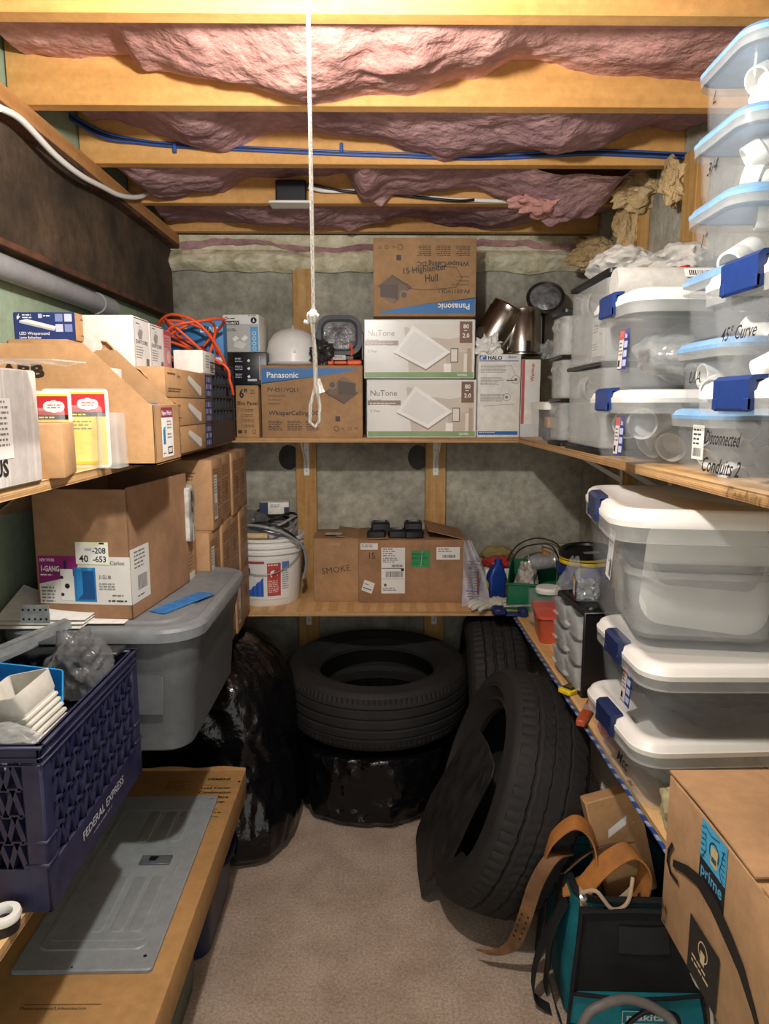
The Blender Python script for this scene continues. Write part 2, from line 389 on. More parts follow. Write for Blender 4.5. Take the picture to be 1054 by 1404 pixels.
# insulation batts in the joist bays
def batt(i, y0, y1, edge, m, label, lumps=()):
    """edge: list of (px x, drop z at the far joist)"""
    def zfar(x):
        for (a, za), (c, zc) in zip(edge, edge[1:]):
            if a <= x <= c: k = (x-a)/(c-a); k = k*k*(3-2*k); return za + (zc-za)*k
        return edge[0][1] if x < edge[0][0] else edge[-1][1]
    x0, x1 = XL+.055, XR-.01
    def f(u, v):
        x = x0 + u*(x1-x0); y = y0 + v*(y1-y0); zf = zfar(x)
        z = zf - .02*math.sin(PI*v)
        q = Vector((x*5, y*5, i*4.7))
        z += .030*noise.noise(q) - .013*abs(noise.noise(Vector((x*6, y*9, i*4.7)))) + .010*noise.noise(Vector((x*2.2, y*3, i*2.1))) + .006*noise.noise(q*4.3) + .002*noise.noise(q*24)
        for lx, ly, lr, ld_ in lumps:
            d2 = ((x-lx)/lr)**2 + ((y-ly)/(lr*.8))**2
            z -= ld_*math.exp(-d2*1.6)*(1+.5*noise.noise(q*4))
        return (x, y, min(z, 2.47))
    b = MB(); b.grid(f, 220, 46)
    b.grid(lambda u, v: (x0 + u*(x1-x0), y0+v*(y1-y0), 2.485), 1, 1)
    tag(b.build('insulation_batt', m, smooth=80), label, 'insulation')
def ed(Y, pts): return [(at(x, y, Y=Y).x, at(x, y, Y=Y).z) for x, y in pts]
batt(0, 1.04, 1.40, [(-.8, 2.33), (0, 2.28), (.9, 2.33)], PINK, 'pink insulation batt in the joist bay nearest the bulb')
batt(1, 1.438, 1.80, ed(1.8, [(0, 62), (180, 70), (210, 98), (300, 108), (440, 134), (530, 128), (640, 108), (708, 88), (730, 88), (860, 112), (985, 105)]), PINK, 'large bright pink insulation batt sagging in the frontmost visible joist bay', [(.1, 1.6, .22, .03), (-.25, 1.66, .14, .02)])
batt(2, 1.838, 2.21, ed(2.21, [(130, 160), (300, 200), (360, 186), (500, 186), (560, 202), (620, 214), (740, 214), (800, 200), (900, 178), (980, 175)]), PINKD, 'dusty pink insulation batt above the blue cables')
batt(3, 2.248, 2.62, ed(2.62, [(170, 235), (230, 270), (300, 262), (350, 240), (470, 236), (500, 278), (540, 262), (640, 262), (740, 290), (800, 285), (840, 255), (920, 235)]), PINKD, 'dusty pink insulation batt with torn lumps over the white junction box', [(.62, 2.5, .13, .06), (.02, 2.58, .03, .03)])
batt(4, 2.658, 3.03, ed(3.03, [(200, 300), (300, 306), (420, 312), (560, 300), (640, 310), (800, 300), (900, 290)]), PINKD, 'dark pink insulation batt in the joist bay nearest the back wall', [(-.1, 2.95, .05, .02)])
batt(5, 3.068, 3.115, [(-.8, 2.24), (-.2, 2.20), (.1, 2.215), (.5, 2.24), (.9, 2.22)], PINKD, 'thin ragged strip of insulation stuffed over the spray foam')
# torn lump hanging over the third bay
t = MB(); p = at(745, 275, Y=2.45); t.blob(p, (.10, .06, .045), .5, 3, 4, .2, 6, 3); tag(t.build('insulation_scrap', PINK, smooth=80), 'torn pink insulation lump hanging below the joists left of the yellow scraps', 'insulation')
for k, (x, y, Y, rx, rz, lb) in enumerate(((905, 262, 2.45, .09, .06, 'upper yellow insulation wad stuffed against the right studs'), (882, 315, 2.5, .045, .11, 'long yellow insulation scrap dangling beside the right stud'),
        (832, 350, 2.85, .10, .06, 'yellow insulation wad at the top of the back right corner'), (968, 250, 2.15, .035, .06, 'yellow insulation scrap tucked behind the clear boxes stack'))):
    p = at(x, y, Y=Y); p.x = min(p.x, XR - .05 - .0)
    b = MB(); b.blob((0, 0, 0), (rx, .04, rz), .6, 2.0, 5, .18, 4, k+5); tag(b.build('insulation_scrap', YELF, smooth=80, loc=p), lb, 'insulation')

# cables
def cable(name, pts, r, m, label, cat='cable', parent=None, n=8, seg=8):
    P = [Vector(p) for p in pts]; out = []
    for i in range(len(P)-1):
        p0, p1, p2, p3 = P[max(i-1, 0)], P[i], P[i+1], P[min(i+2, len(P)-1)]
        for k in range(n):
            t_ = k/n; out.append(.5*((2*p1) + (-p0+p2)*t_ + (2*p0-5*p1+4*p2-p3)*t_*t_ + (-p0+3*p1-3*p2+p3)*t_**3))
    out.append(P[-1])
    b = MB(); b.tube(out, r, seg); o = b.build(name, m, parent, smooth=60)
    if label: tag(o, label, cat)
    return o
cable('electrical_cable', [at(0, 148, X=-.815), at(30, 165, X=-.81), at(75, 212, X=-.808), at(110, 240, X=-.806), at(140, 256, X=-.806), at(165, 268, X=-.80), at(190, 270, X=-.79), at(205, 262, Y=2.6)], .008, WHITEP, 'white electrical cable drooping along the wooden plate over the steel beam')
for k in range(3):
    cable('data_cable', [at(88, 152+k*3, Y=2.16), at(140, 180+k*4, Y=2.18), at(190, 192+k*2, Y=2.195), at(240, 197+k*2, Y=2.2), at(340, 202+k*2, Y=2.202), at(468, 208+k*2, Y=2.202), at(560, 211+k*2, Y=2.202), at(650, 214+k*2, Y=2.202), at(760, 208+k*3, Y=2.202), at(830, 206+k*3, Y=2.202), at(985, 213+k*3, Y=2.195)], .0038, (BLUEC, BLKC, BLUEC)[k],
          ('upper blue data cable stapled along the third joist', 'black cable between the two blue cables on the third joist', 'lower blue data cable stapled along the third joist')[k])
for x in (240, 468):
    p = at(x, 203, Y=2.2); b = MB(); b.box((-.005, -.01, -.014), (.005, .002, .012), bev=.002); tag(b.build('cable_staple', BLUEC, loc=p), 'blue cable staple holding the blue cables %s' % ('nearest the left wall' if x == 240 else 'right of the pull cord'), 'staple')
# junction box and its cables
p = at(400, 262, Y=2.59); t = thing('junction_box', 'black junction box with white cover plate on the fourth joist', 'electrical box', (p.x, 2.585, 2.24))
b = MB(); b.box((-.052, -.03, .0), (.052, .034, .07), bev=.004); b.build('box', BLACKP, t)
b = MB(); b.box((-.075, -.045, -.009), (.072, .034, 0), bev=.003); b.build('cover_plate', WHITEP, t)
cable('electrical_cable', [at(422, 256, Y=2.58), at(450, 262, Y=2.6), at(520, 262, Y=2.612), at(600, 272, Y=2.61), at(695, 276, Y=2.61)], .007, WHITEP, 'white cable running right from the black junction box')
cable('electrical_cable', [at(422, 252, Y=2.585), at(470, 262, Y=2.6), at(530, 266, Y=2.6), at(620, 275, Y=2.6), at(650, 274, Y=2.605)], .005, BLKC, 'thin black cable running right from the black junction box')

# ceiling lamp and pull cord
t = thing('ceiling_lamp', 'bare round bulb in a white lampholder under the joist above the doorway side', 'lamp', (-.03, 1.019, 2.25))
b = MB(); b.lathe([(.0, 0), (.06, 0), (.058, -.02), (.035, -.04), (.022, -.05), (.022, -.06), (0, -.06)], 28); b.build('lampholder', WHITEP, t)
b = MB(); b.lathe([(.001, -.06), (.014, -.062), (.02, -.075), (.03, -.09), (.03, -.105), (.02, -.12), (.001, -.126)], 20); b.build('bulb', mat('lit_bulb', '#fff3dd', .4, emis=12), t)
cx, cyy = -.087, 1.0
t = thing('pull_cord', 'white rope pull cord with a knotted hanging loop', 'rope', (cx, cyy, 1.52))
b = MB(); b.tube([(0, 0, .73), (.0, 0, .5), (.001, 0, .15)], .0026, 8); b.build('cord', ROPE, t)
b = MB(); b.blob((0, 0, .15), (.008, .008, .009), .3, 2, 3); b.tube([(0, 0, .15), (-.008, 0, .142), (-.012, 0, .143)], .003, 6); b.build('knot', ROPE, t)
b = MB(); b.tube([(-.002, 0, .148), (.003, 0, .1), (.004, 0, .055), (.008, 0, .028), (.007, 0, .008), (.001, 0, 0), (-.006, 0, .006), (-.005, 0, .03), (.002, 0, .055), (.001, .003, .1), (0, .003, .148)], .0024, 8); b.build('loop', ROPE, t)
b = MB(); b.tube([(.006, 0, .066), (.007, 0, .052), (.009, 0, .046)], [.003, .006, .007], 8); b.build('tassel', ROPE, t)

# ------------------------------------------------------------------ shelves and brackets
def shelf(label, x0, x1, y0, y1, z):
    t = thing('wooden_shelf', label, 'shelf', ((x0+x1)/2, (y0+y1)/2, z-.019))
    w_, d_ = (x1-x0)/2, (y1-y0)/2
    b = MB(); b.box((-w_, -d_, .0185), (w_, d_, .019)); b.box((-w_+.001, -d_+.001, 0), (w_-.001, d_-.001, .0185), mi=1); b.build('board', [PLY, PLYE], t, smooth=0); return t
US, LS = 1.425, .75
shelf('upper plywood shelf on the back wall carrying the fan boxes', XL, XR, 2.752, YB-.038, US)
shelf('upper plywood shelf along the left green wall', XL, -.56, .35, 2.75, US)
shelf('upper plywood shelf along the right wall under the clear storage boxes', .55, XR-.039, .35, 2.75, US)
shelf('lower plywood shelf on the back wall with the white bucket', XL, XR, 2.682, YB-.038, LS)
shelf('lower plywood shelf along the left wall under the navy crate', XL, -.56, .35, 2.68, LS)
shelf('lower plywood shelf along the right wall with a blue striped rope on its edge', .535, XR-.039, .35, 2.68, LS)
def bracket(x, y, z, dirx, diry, label, long_=.24):
    t = thing('shelf_bracket', label, 'bracket', (x, y, z-.16)); a = math.degrees(math.atan2(diry, dirx))
    T = TR(rz=a)
    b = MB(); b.box((0, -.012, .0), (.003, .012, .158), bev=.001, T=T); b.build('wall_plate', WHITEP, t)
    b = MB(); b.box((0, -.012, .155), (long_, .012, .158), bev=.001, T=T); b.build('shelf_arm', WHITEP, t)
    b = MB(); b.loft([[(.003, -.003, .03), (.003, .003, .03), (.003, .003, .05), (.003, -.003, .05)], [(long_*.85, -.003, .148), (long_*.85, .003, .148), (long_*.85, .003, .156), (long_*.85, -.003, .156)]], T=T); b.build('brace', WHITEP, t)
    for zz in (.02, .11):
        b = MB(); b.lathe([(.001, 0), (.004, 0), (.003, .002), (.001, .002)], 10, T=T @ TR(.003, 0, zz, ry=90)); b.build('screw', GALV, t)
for x, xl in ((-.305, 'left'), (.258, 'right')):
    bracket(x, 3.083, US-.019, 0, -1, 'white steel bracket under the upper back shelf on the %s stud' % xl)
    bracket(x, 3.083, LS-.019, 0, -1, 'white steel bracket under the lower back shelf on the %s stud' % xl)
for y, l in ((2.08, 'nearer'), (2.50, 'farther')): bracket(.872, y, US-.019, -1, 0, 'white steel bracket under the upper right shelf on the %s stud' % l)
bracket(XL, 1.52, US-.22, 1, 0, 'white steel bracket on the green wall left of the open carton', .03)
# ------------------------------------------------------------------ cartons
W_, K_, N_ = 'f0efe9', '151515', '3a2a1c'
def carton(name, label, w_, d_, h_, loc, m=CARD, cat='box', rz=0, group=None, rot=None, seam=True, tape=False, bev=.003, lidm=None):
    """closed carton, base centre at loc; flaps meet in a seam on top"""
    t = thing(name, label, cat, loc, rz, group, rot)
    b = MB(); b.box((-w_/2, -d_/2, 0), (w_/2, d_/2, h_), bev=bev, seg=2)
    if seam: b.box((-w_/2+.004, -.0012, h_-.0005), (w_/2-.004, .0012, h_+.0006), mi=1)
    b.build('carton', [m, CARDIN], t)
    if tape:
        b = MB(); b.box((-w_/2-.0008, -.024, h_-.0), (w_/2+.0008, .024, h_+.0009)); b.box((-w_/2-.001, -.024, h_-.05), (-w_/2, .024, h_)); b.box((w_/2, -.024, h_-.05), (w_/2+.001, .024, h_)); b.build('packing_tape', TAPE, t, smooth=0)
    return t

# --- fan cartons on the upper back shelf
FB = '2f6fae'
def fan_print(t, w_, h_, hand=False):
    T = face_T('front', w_, .28, h_); d = '3b2c22'; P = []
    cur = [(w_*.93 - (w_*.93-.0)*k/10, h_-.016 - .052*(k/10)**.75) for k in range(11)]
    P.append(('p', [(.004, h_-.012), (w_*.95, h_-.012)] + cur + [(.004, h_-.07)], FB))
    P.append(('t', 'Panasonic', .022, h_-.047, .031, W_, {'b': .012}))
    P.append(('t', 'FV-0511VQL1', .024, h_-.100, .021, d, {'b': .016}))
    for k, s in enumerate(('Ventilating Fan', 'Ventilateur', 'Ventilador')): P.append(('t', s, .026, h_-.120-.0145*k, .0115, d))
    P.append(('t', 'WhisperCeiling DC', .028, .086, .0245, d, {'b': .018}))
    for k in range(3): P.append(('bars', .026+.073*k, .062, .058, 6, .0068, d))
    u, v = w_*.63, h_*.60       # the drawn fan
    P += [('p', [(u, v+.01), (u+.075, v-.035), (u+.13, v+.005), (u+.055, v+.048)], '5d4634'), ('p', [(u+.012, v+.012), (u+.05, v+.052), (u+.05, v+.0), (u+.012, v-.008)], '6d533e'),
          ('p', [(u+.05, v+.052), (u+.118, v+.042), (u+.118, v-.004), (u+.05, v+.0)], '4a382a'), ('p', [(u+.012, v+.012), (u+.05, v+.052), (u+.118, v+.042), (u+.07, v+.068)], '7a6049'),
          ('c', u+.028, v+.036, .017, '8a6f56'), ('c', u+.028, v+.036, .011, '55402f'), ('p', [(u-.0, v+.01), (u+.075, v-.035), (u+.075, v-.039), (u-.0, v+.006)], '3a2b20')]
    P += [('r', w_*.73, .062, .018, .020, d), ('ring', w_*.74, .034, .0105, .002, d), ('t', 'UL', w_*.78, .030, .012, d), ('t', 'FC', w_*.92, .03, .013, d), ('ring', w_*.87, .034, .007, .0015, d)]
    if hand:
        q = '241a12'
        P += [('t', '15 Highlander', w_*.72, h_*.46, .030, q, {'rot': 180+6, 'w': .17, 'b': .01}), ('t', 'Hull', w_*.50, h_*.555, .038, q, {'rot': 183, 'w': .050, 'b': .01})]
        P += [('l', [(w_*.70, h_*.58), (w_*.66, h_*.64), (w_*.50, h_*.66), (w_*.2, h_*.63), (w_*.14, h_*.5), (w_*.2, h_*.37), (w_*.5, h_*.35), (w_*.66, h_*.43)], .0016, q)]
    prints(t, T, P)
t = carton('fan_carton', 'brown ventilating fan carton right of the round-bladed crate, white hard hat on top', .391, .28, .276, (-.249, 2.91, US), tape=False); t['label'] = 'upright brown fan carton with blue band and white hard hat on top'; fan_print(t, .391, .276)
t = carton('fan_carton', 'upside-down brown fan carton on the very top with handwriting', .391, .28, .287, (.184, 2.925, US+.460+.287), rot=(0, PI, 0)); fan_print(t, .391, .287, True)

def nutone(t, w_, h_, streak):
    T = face_T('front', w_, .27, h_); P = []
    P += [('r', .004, .004, w_-.008, h_-.008, 'e9e7e0'), ('r', .004, .004, w_-.008, .02, '6f9a4d')]
    x0 = w_*.36
    P += [('p', [(x0, h_-.03), (w_*.98, h_-.02), (w_*.98, .024), (x0+.02, .024)], 'cfc0ae'), ('p', [(x0+.05, h_-.06), (w_*.76, h_-.075), (w_*.98, h_-.055), (w_*.98, h_-.018), (x0, h_-.018)], 'e6e0d5'),
          ('r', w_*.74, .024, .10, .075, 'c2b19e'), ('r', w_*.78, .06, .030, .055, '3f3630'), ('r', w_*.785, .064, .024, .047, 'ddd6ca'), ('r', w_*.72, .024, .028, .032, 'efece6'), ('r', w_*.90, .024, .018, .07, 'e2dace'), ('r', w_*.93, .024, .016, .09, 'b09c87')]
    P += [('p', [(w_*.27, h_*.42), (w_*.56, h_*.13), (w_*.78, h_*.42), (w_*.44, h_*.87)], '8c857b'), ('p', [(w_*.27, h_*.44), (w_*.56, h_*.16), (w_*.78, h_*.45), (w_*.44, h_*.89)], 'f1efea'), ('p', [(w_*.31, h_*.46), (w_*.555, h_*.23), (w_*.73, h_*.46), (w_*.45, h_*.80)], 'e3e1dc')]
    P += [('r', .004, h_*.56, w_*.30, .018, '8b776a'), ('bars', .012, h_*.585, .10, 2, .007, W_)]
    P += [('t', 'NuTone', .012, h_-.062, .031, '6b5f58'), ('t', 'Roomside', .012, h_-.082, .011, '6b5f58'), ('t', '2 Year', .014, h_*.44, .014, '7d7a74')]
    P += [('r', w_*.86, h_-.088, .048, .080, '7d5d4b'), ('t', '80', w_*.86+.024, h_-.034, .022, W_, {'b': .02, 'al': 'c'}), ('t', '2.0', w_*.86+.024, h_-.068, .022, W_, {'b': .02, 'al': 'c'}), ('bars', w_*.86+.016, h_-.043, .014, 1, .006, W_)]
    P += [('t', '765H80L', w_*.84, .010, .011, W_, {'b': .01})]
    prints(t, T, P, rough=.25)
    b = MB(); b.box((-w_/2-.001, -.136, .0), (w_/2+.001, .136, h_+.001), bev=.003); b.build('shrink_wrap', WRAP, t)
t = carton('fan_carton', 'lower glossy white fan carton standing on the shelf with a house interior picture', .425, .27, .222, (.175, 2.905, US), WCARD); nutone(t, .425, .222, 1)
t = carton('fan_carton', 'upper glossy white fan carton between its twin and the upside-down brown carton', .425, .27, .222, (.165, 2.905, US+.236-.010), WCARD); nutone(t, .425, .222, 0)

# white HALO carton and red-white carton beside it
t = carton('light_carton', 'tall white carton with a blue numeral and black lettering left of the clear drawers', .165, .25, .318, (.474, 2.895, US), WCARD)
P = [('r', .004, .297, .027, .016, '2d66ad'), ('t', '4"', .008, .298, .018, W_, {'b': .02}), ('t', 'HALO', .036, .297, .0205, '1a1a1a', {'b': .03}), ('r', .004, .291, .15, .003, '2d66ad'), ('bars', .115, .308, .04, 2, .005, '666666'),
     ('r', .003, .010, .155, .014, '2d66ad'), ('bars', .008, .018, .07, 1, .006, W_), ('bars', .01, .275, .10, 6, .0052, '8a8a86'), ('bars', .01, .228, .09, 6, .0052, '8a8a86'), ('bars', .01, .165, .10, 6, .0052, '8a8a86'),
     ('ring', .145, .222, .016, .0012, '444444'), ('ring', .112, .155, .015, .0012, '444444'), ('l', [(.1, .275), (.128, .275), (.145, .238)], .001, '555555'), ('l', [(.02, .12), (.11, .128), (.14, .128)], .001, '555555'), ('c', .146, .222, .006, '777777'), ('c', .112, .155, .006, '888888'), ('r', .11, .218, .03, .003, '333333')]
prints(t, face_T('front', .165, .25, .318), P, rough=.35)
t = carton('heating_carton', 'narrow white and red carton with vertical red lettering beside the tall white one', .075, .22, .300, (.600, 2.90, US), WCARD)
P = [('r', .002, .002, .012, .296, 'b9595b'), ('t', 'Warmup', .049, .215, .019, 'b5303a', {'rot': 90, 'b': .015}), ('r', .018, .12, .05, .08, 'dfe0de'), ('r', .002, .002, .071, .05, 'c9cdd0')]
prints(t, face_T('front', .075, .22, .300), P)

# small stack left of the brown fan carton
t = carton('light_carton', 'brown slim panel light carton under the black carton, bottom of its stack', .088, .2, .200, (-.500, 2.875, US), CARD2)
P = [('t', '6"', .014, .153, .046, '1e1813', {'b': .03, 'sx': .8}), ('bars', .058, .18, .02, 3, .006, '3a2a1c'), ('t', 'Slim Panel', .004, .125, .020, '1e1813', {'b': .02, 'w': .080})]
for k in range(4): P += [('ring', .024, .105-.020*k, .006, .001, '4a3422'), ('bars', .034, .106-.020*k, .04, 2, .006, '4a3422')]
P += [('ring', .068, .022, .008, .002, '2a1d12'), ('r', .006, .016, .016, .012, '3a2a1c'), ('r', .03, .016, .010, .013, '7a5a3c')]
prints(t, face_T('front', .088, .2, .2), P)
t = carton('light_carton', 'glossy black carton with white icons under the security light box', .130, .20, .124, (-.485, 2.875, US+.2008), mat('black_card', '#1b1c22', .35, var=.1))
P = [('r', .10, .02, .004, .09, '9aa0a8')]
for k in range(3): P += [('bars', .008, .10-.03*k, .03, 3, .006, 'b9bfc7'), ('p', [(.054, .093-.03*k), (.062, .099-.03*k), (.066, .091-.03*k), (.058, .087-.03*k)], 'e0e4e8')]
P += [('r', .055, .015, .035, .008, 'b9bfc7')]
prints(t, face_T('front', .130, .2, .124), P)
t = carton('light_carton', 'white and blue security light box on top of the black carton', .140, .16, .140, (-.512, 2.865, US+.326), WCARD, rz=-4)
P = [('r', .002, .002, .136, .136, 'b5b7b4'), ('r', .002, .105, .136, .033, 'dfe0dc'), ('r', .006, .102, .058, .015, '191919'), ('t', 'SECURITY', .008, .105, .0115, W_, {'b': .03, 'w': .054}), ('ring', .014, .126, .006, .003, 'b8303a'), ('bars', .022, .124, .035, 1, .008, '444444'),
     ('r', .106, .003, .030, .092, '5f9fd0'), ('c', .12, .118, .012, '20262e'), ('p', [(.116, .113), (.124, .113), (.12, .126)], 'e8e8e8'), ('bars', .100, .134, .03, 1, .006, '333333')]
for k in range(4): P += [('ring', .121, .070-.019*k, .007, .0016, W_)]
P += [('p', [(.035, .05), (.05, .062), (.062, .052), (.045, .038)], 'ecebe8'), ('p', [(.07, .05), (.085, .064), (.098, .054), (.08, .04)], 'ecebe8'), ('p', [(.04, .02), (.075, .012), (.09, .03), (.065, .042), (.045, .036)], 'd6d4d0'), ('bars', .01, .085, .05, 2, .007, '555555')]
prints(t, face_T('front', .14, .16, .14), P, rough=.3)

# --- hard hat, dark plastic bag, work light on the brown carton
p = (-.335, 2.90, US+.277)
t = thing('hard_hat', 'white hard hat resting on the brown fan carton', 'helmet', p, 10)
b = MB(); prof = [(.105, .012), (.104, .03), (.103, .06), (.095, .095), (.075, .125), (.045, .143), (.015, .15), (.001, .1505)]
b.lathe(prof, 36, T=Matrix.Diagonal((1, 1.2, 1, 1))); b.build('shell', WHITEP, t)
b = MB(); b.rr([(.0, .108, .135, .105), (.006, .118, .145, .11), (.014, .106, .128, .105)], 8, cap0=True, cap1=True); b.build('brim', WHITEP, t)
b = MB(); pts = [(0, -.125*math.cos(a), .012+.145*math.sin(a)) for a in [k*PI/14 for k in range(1, 14)]]; b.tube(pts, .006, 8); b.build('ridge', WHITEP, t)
t = MB(); t.blob((0, 0, .045), (.042, .05, .05), .5, 2.5, 4, .4, 5, 8, flatz=0); tag(t.build('plastic_bag', mat('dark_film', '#3b3a3a', .15, alpha=.85, bump=1, bscale=30, bdist=.01), smooth=80, loc=(-.215, 2.82, US+.277)), 'crumpled dark plastic bag between the hard hat and the work light', 'bag')
t = thing('work_light', 'grey round work light on an orange and black stand', 'lamp', (-.145, 2.88, US+.277))
TT = TR(.0, -.0, .112, rx=78)
b = MB(); b.rr([(-.03, .055, .05, .03), (-.02, .078, .070, .045), (.02, .088, .08, .05), (.034, .088, .08, .05), (.034, .072, .064, .04), (.022, .066, .058, .035)], 6, T=TT, cap1=True); b.build('housing', mat('grey_rubber', '#55585e', .5), t)
b = MB(); b.rr([(.023, .066, .058, .036), (.030, .062, .054, .034), (.033, .05, .04, .03)], 6, T=TT); b.build('lens', mat('lens_glass', '#8a8b8e', .08, .2, bump=1, bscale=40, bdist=.01, var=.3, scale=20), t)
b = MB(); b.box((-.06, -.06, .018), (.06, .05, .042), bev=.006); b.build('base', BLACKP, t)
b = MB(); b.box((-.085, -.075, .0), (-.02, -.045, .022), bev=.006); b.box((-.02, -.072, .004), (.03, -.05, .018), bev=.004); b.box((.03, -.075, .0), (.088, -.045, .022), bev=.006); b.build('bumper', ORANGE, t)
for s in (-1, 1):
    b = MB(); b.tube([(s*.045, -.055, .02), (s*.05, -.052, .06), (s*.045, -.048, .082)], .005, 8); b.build('clip', ORANGE, t)
    b = MB(); b.box((s*.09-.006, -.03, .02), (s*.09+.006, .03, .13), bev=.004); b.build('bracket_arm', BLACKP, t)
prints(t, Matrix(((1, 0, 0, -.025), (0, 0, -1, -.0605), (0, 1, 0, .022), (0, 0, 0, 1))), [('r', 0, 0, .05, .018, 'b9b9b2'), ('bars', .004, .012, .042, 2, .006, '333333')])

# --- silver recessed light cans on the white carton
def can(label, loc, rot, r=.062, h=.15, dark=False):
    t = thing('recessed_light_can', label, 'light can', loc, rot=rot)
    b = MB(); b.lathe([(.0005, h), (r*.8, h), (r*.93, h-.006), (r*.95, h-.03), (r, h-.036), (r, .01), (r*1.1, .004), (r*1.1, 0), (r*.9, 0), (r*.9, h-.02), (.0005, h-.02)], 40); b.build('can', CHROME, t)
    b = MB(); b.box((-r*.12, -r*1.03, .012), (r*.12, -r*.97, .05), bev=.001); b.build('spring_slot', BLACKP, t)
    return t
ztop = US+.318
can('silver light can tipped over leftmost on the tall white carton', (.445, 2.86, ztop+.045), (R(12), R(28), 0), .072, .17)
can('silver light can standing upright in front on the white cartons', (.575, 2.84, ztop+.001), (0, 0, R(5)), .072, .178)
t = thing('work_lamp', 'dark round lamp with a glass face leaning behind the silver cans', 'lamp', (.66, 2.97, ztop+.02))
TT = TR(.02, -.03, .205, rx=62, rz=-10)
b = MB(); b.lathe([(.001, -.05), (.05, -.045), (.072, 0), (.076, .02), (.070, .026), (.064, .02), (.001, .018)], 36, T=TT); b.build('housing', mat('gunmetal', '#4a4643', .35, .6), t)
b = MB(); b.lathe([(.001, .021), (.062, .021), (.05, .028), (.001, .032)], 30, T=TT); b.build('lens', mat('lens_glass', '#77787c'), t)
b = MB(); b.loft([[(x, y, z) for x, y in ((-.025, -.02), (.025, -.02), (.03, .02), (-.03, .02))] for z in (.0, .15)]); b.build('stem', DARKP, t)
# crumpled paper trims between the cans
b = MB(); b.blob((0, 0, .03), (.05, .04, .045), .5, 2.5, 4, .3, 4, 12, flatz=0); tag(b.build('paper_wrapper', PAPER, smooth=50, loc=(.435, 2.80, ztop)), 'crumpled white paper wrapper below the tipped silver can', 'paper')
b = MB(); b.blob((0, 0, .03), (.035, .03, .04), .6, 3, 4, .4, 5, 14, flatz=0); tag(b.build('plastic_bag', CLEARX, smooth=60, loc=(.675, 2.80, ztop-.016)), 'small clear plastic bag on the narrow carton beside the clear drawers', 'bag')

# ------------------------------------------------------------------ left upper shelf
def crate(t, w_, d_, h_, m, band=.05, nx=9, nz=4, style='diag', sides=('front', 'right'), bar=.0035, dep=.012, flare=.0):
    """open lattice crate: posts, rims, bottom and a lattice on each side"""
    b = MB(); H = h_
    b.rr([(0, w_/2-.006, d_/2-.006, .012), (.012, w_/2-.004, d_/2-.004, .012)], 3)
    b.build('bottom', m, t)
    b = MB()
    for z0, z1, e in ((H-.028, H, .004), (.0, band, 0)):
        for sx in (-1, 1): b.box((sx*(w_/2) - (.007 if sx > 0 else 0) - (0 if sx > 0 else -0), -d_/2, z0), (sx*(w_/2) + (0 if sx > 0 else .007) , d_/2, z1), bev=.0015)
        for sy in (-1, 1): b.box((-w_/2, sy*d_/2 - (.007 if sy > 0 else 0), z0), (w_/2, sy*d_/2 + (0 if sy > 0 else .007), z1), bev=.0015)
    b.box((-w_/2-.004, -d_/2-.004, H-.006), (w_/2+.004, -d_/2+.012, H), bev=.002); b.box((-w_/2-.004, d_/2-.012, H-.006), (w_/2+.004, d_/2+.004, H), bev=.002)
    b.box((-w_/2-.004, -d_/2, H-.006), (-w_/2+.012, d_/2, H), bev=.002); b.box((w_/2-.012, -d_/2, H-.006), (w_/2+.004, d_/2, H), bev=.002)
    for zz in (H-.018, H-.03): b.box((w_/2-.002, -d_/2, zz-.003), (w_/2+.003, d_/2, zz), bev=.001); b.box((-w_/2, -d_/2-.003, zz-.003), (w_/2, -d_/2+.002, zz), bev=.001)
    b.build('rim', m, t)
    for sx in (-1, 1):
        for sy in (-1, 1):
            b = MB(); cxp, cyp = sx*(w_/2-.016), sy*(d_/2-.016); b.box((cxp-.017, cyp-.017, 0), (cxp+.017, cyp+.017, H-.026), bev=.004)
            for zz in (H*.28, H*.42): b.box((cxp-.019, cyp-.019, zz), (cxp+.019, cyp+.019, zz+.006), bev=.002)
            b.build('corner_post', m, t)
    for side in ('front', 'back', 'left', 'right'):
        T = face_T(side, w_, d_, h_); L = w_ if side in ('front', 'back') else d_; a0, a1, z0, z1 = .034, L-.034, band, H-.028
        b = MB(); dx = (a1-a0)/nx; dz = (z1-z0)/nz
        def bar_(p, q, th=bar):
            d = Vector((q[0]-p[0], q[1]-p[1], 0)); l = d.length; a = math.degrees(math.atan2(d.y, d.x))
            b.box((0, -th/2, -dep), (l, th/2, 0), T=T @ TR(p[0], p[1], -.0005, rz=a))
        if style == 'diag':
            for i in range(nx):
                for k in range(nz):
                    x0, zz = a0+i*dx, z0+k*dz
                    bar_((x0, zz), (x0+dx/2, zz+dz)); bar_((x0+dx/2, zz+dz), (x0+dx, zz))
                    if k: pass
            for k in range(1, nz): bar_((a0, z0+k*dz), (a1, z0+k*dz), bar*.8)
        else:
            for i in range(1, nx): bar_((a0+i*dx, z0), (a0+i*dx, z1))
            for k in range(1, nz): bar_((a0, z0+k*dz), (a1, z0+k*dz), bar*1.3)
        b.build('side_lattice', m, t, smooth=0)

CN = mat('dark_blue_crate', '#1d212b', .45, var=.1)
t = thing('plastic_crate', 'dark slatted plastic crate in the left back corner of the upper shelf', 'crate', (-.665, 2.37, US))
crate(t, .32, .36, .255, CN, .075, 6, 4, 'grid', bar=.006, dep=.01)
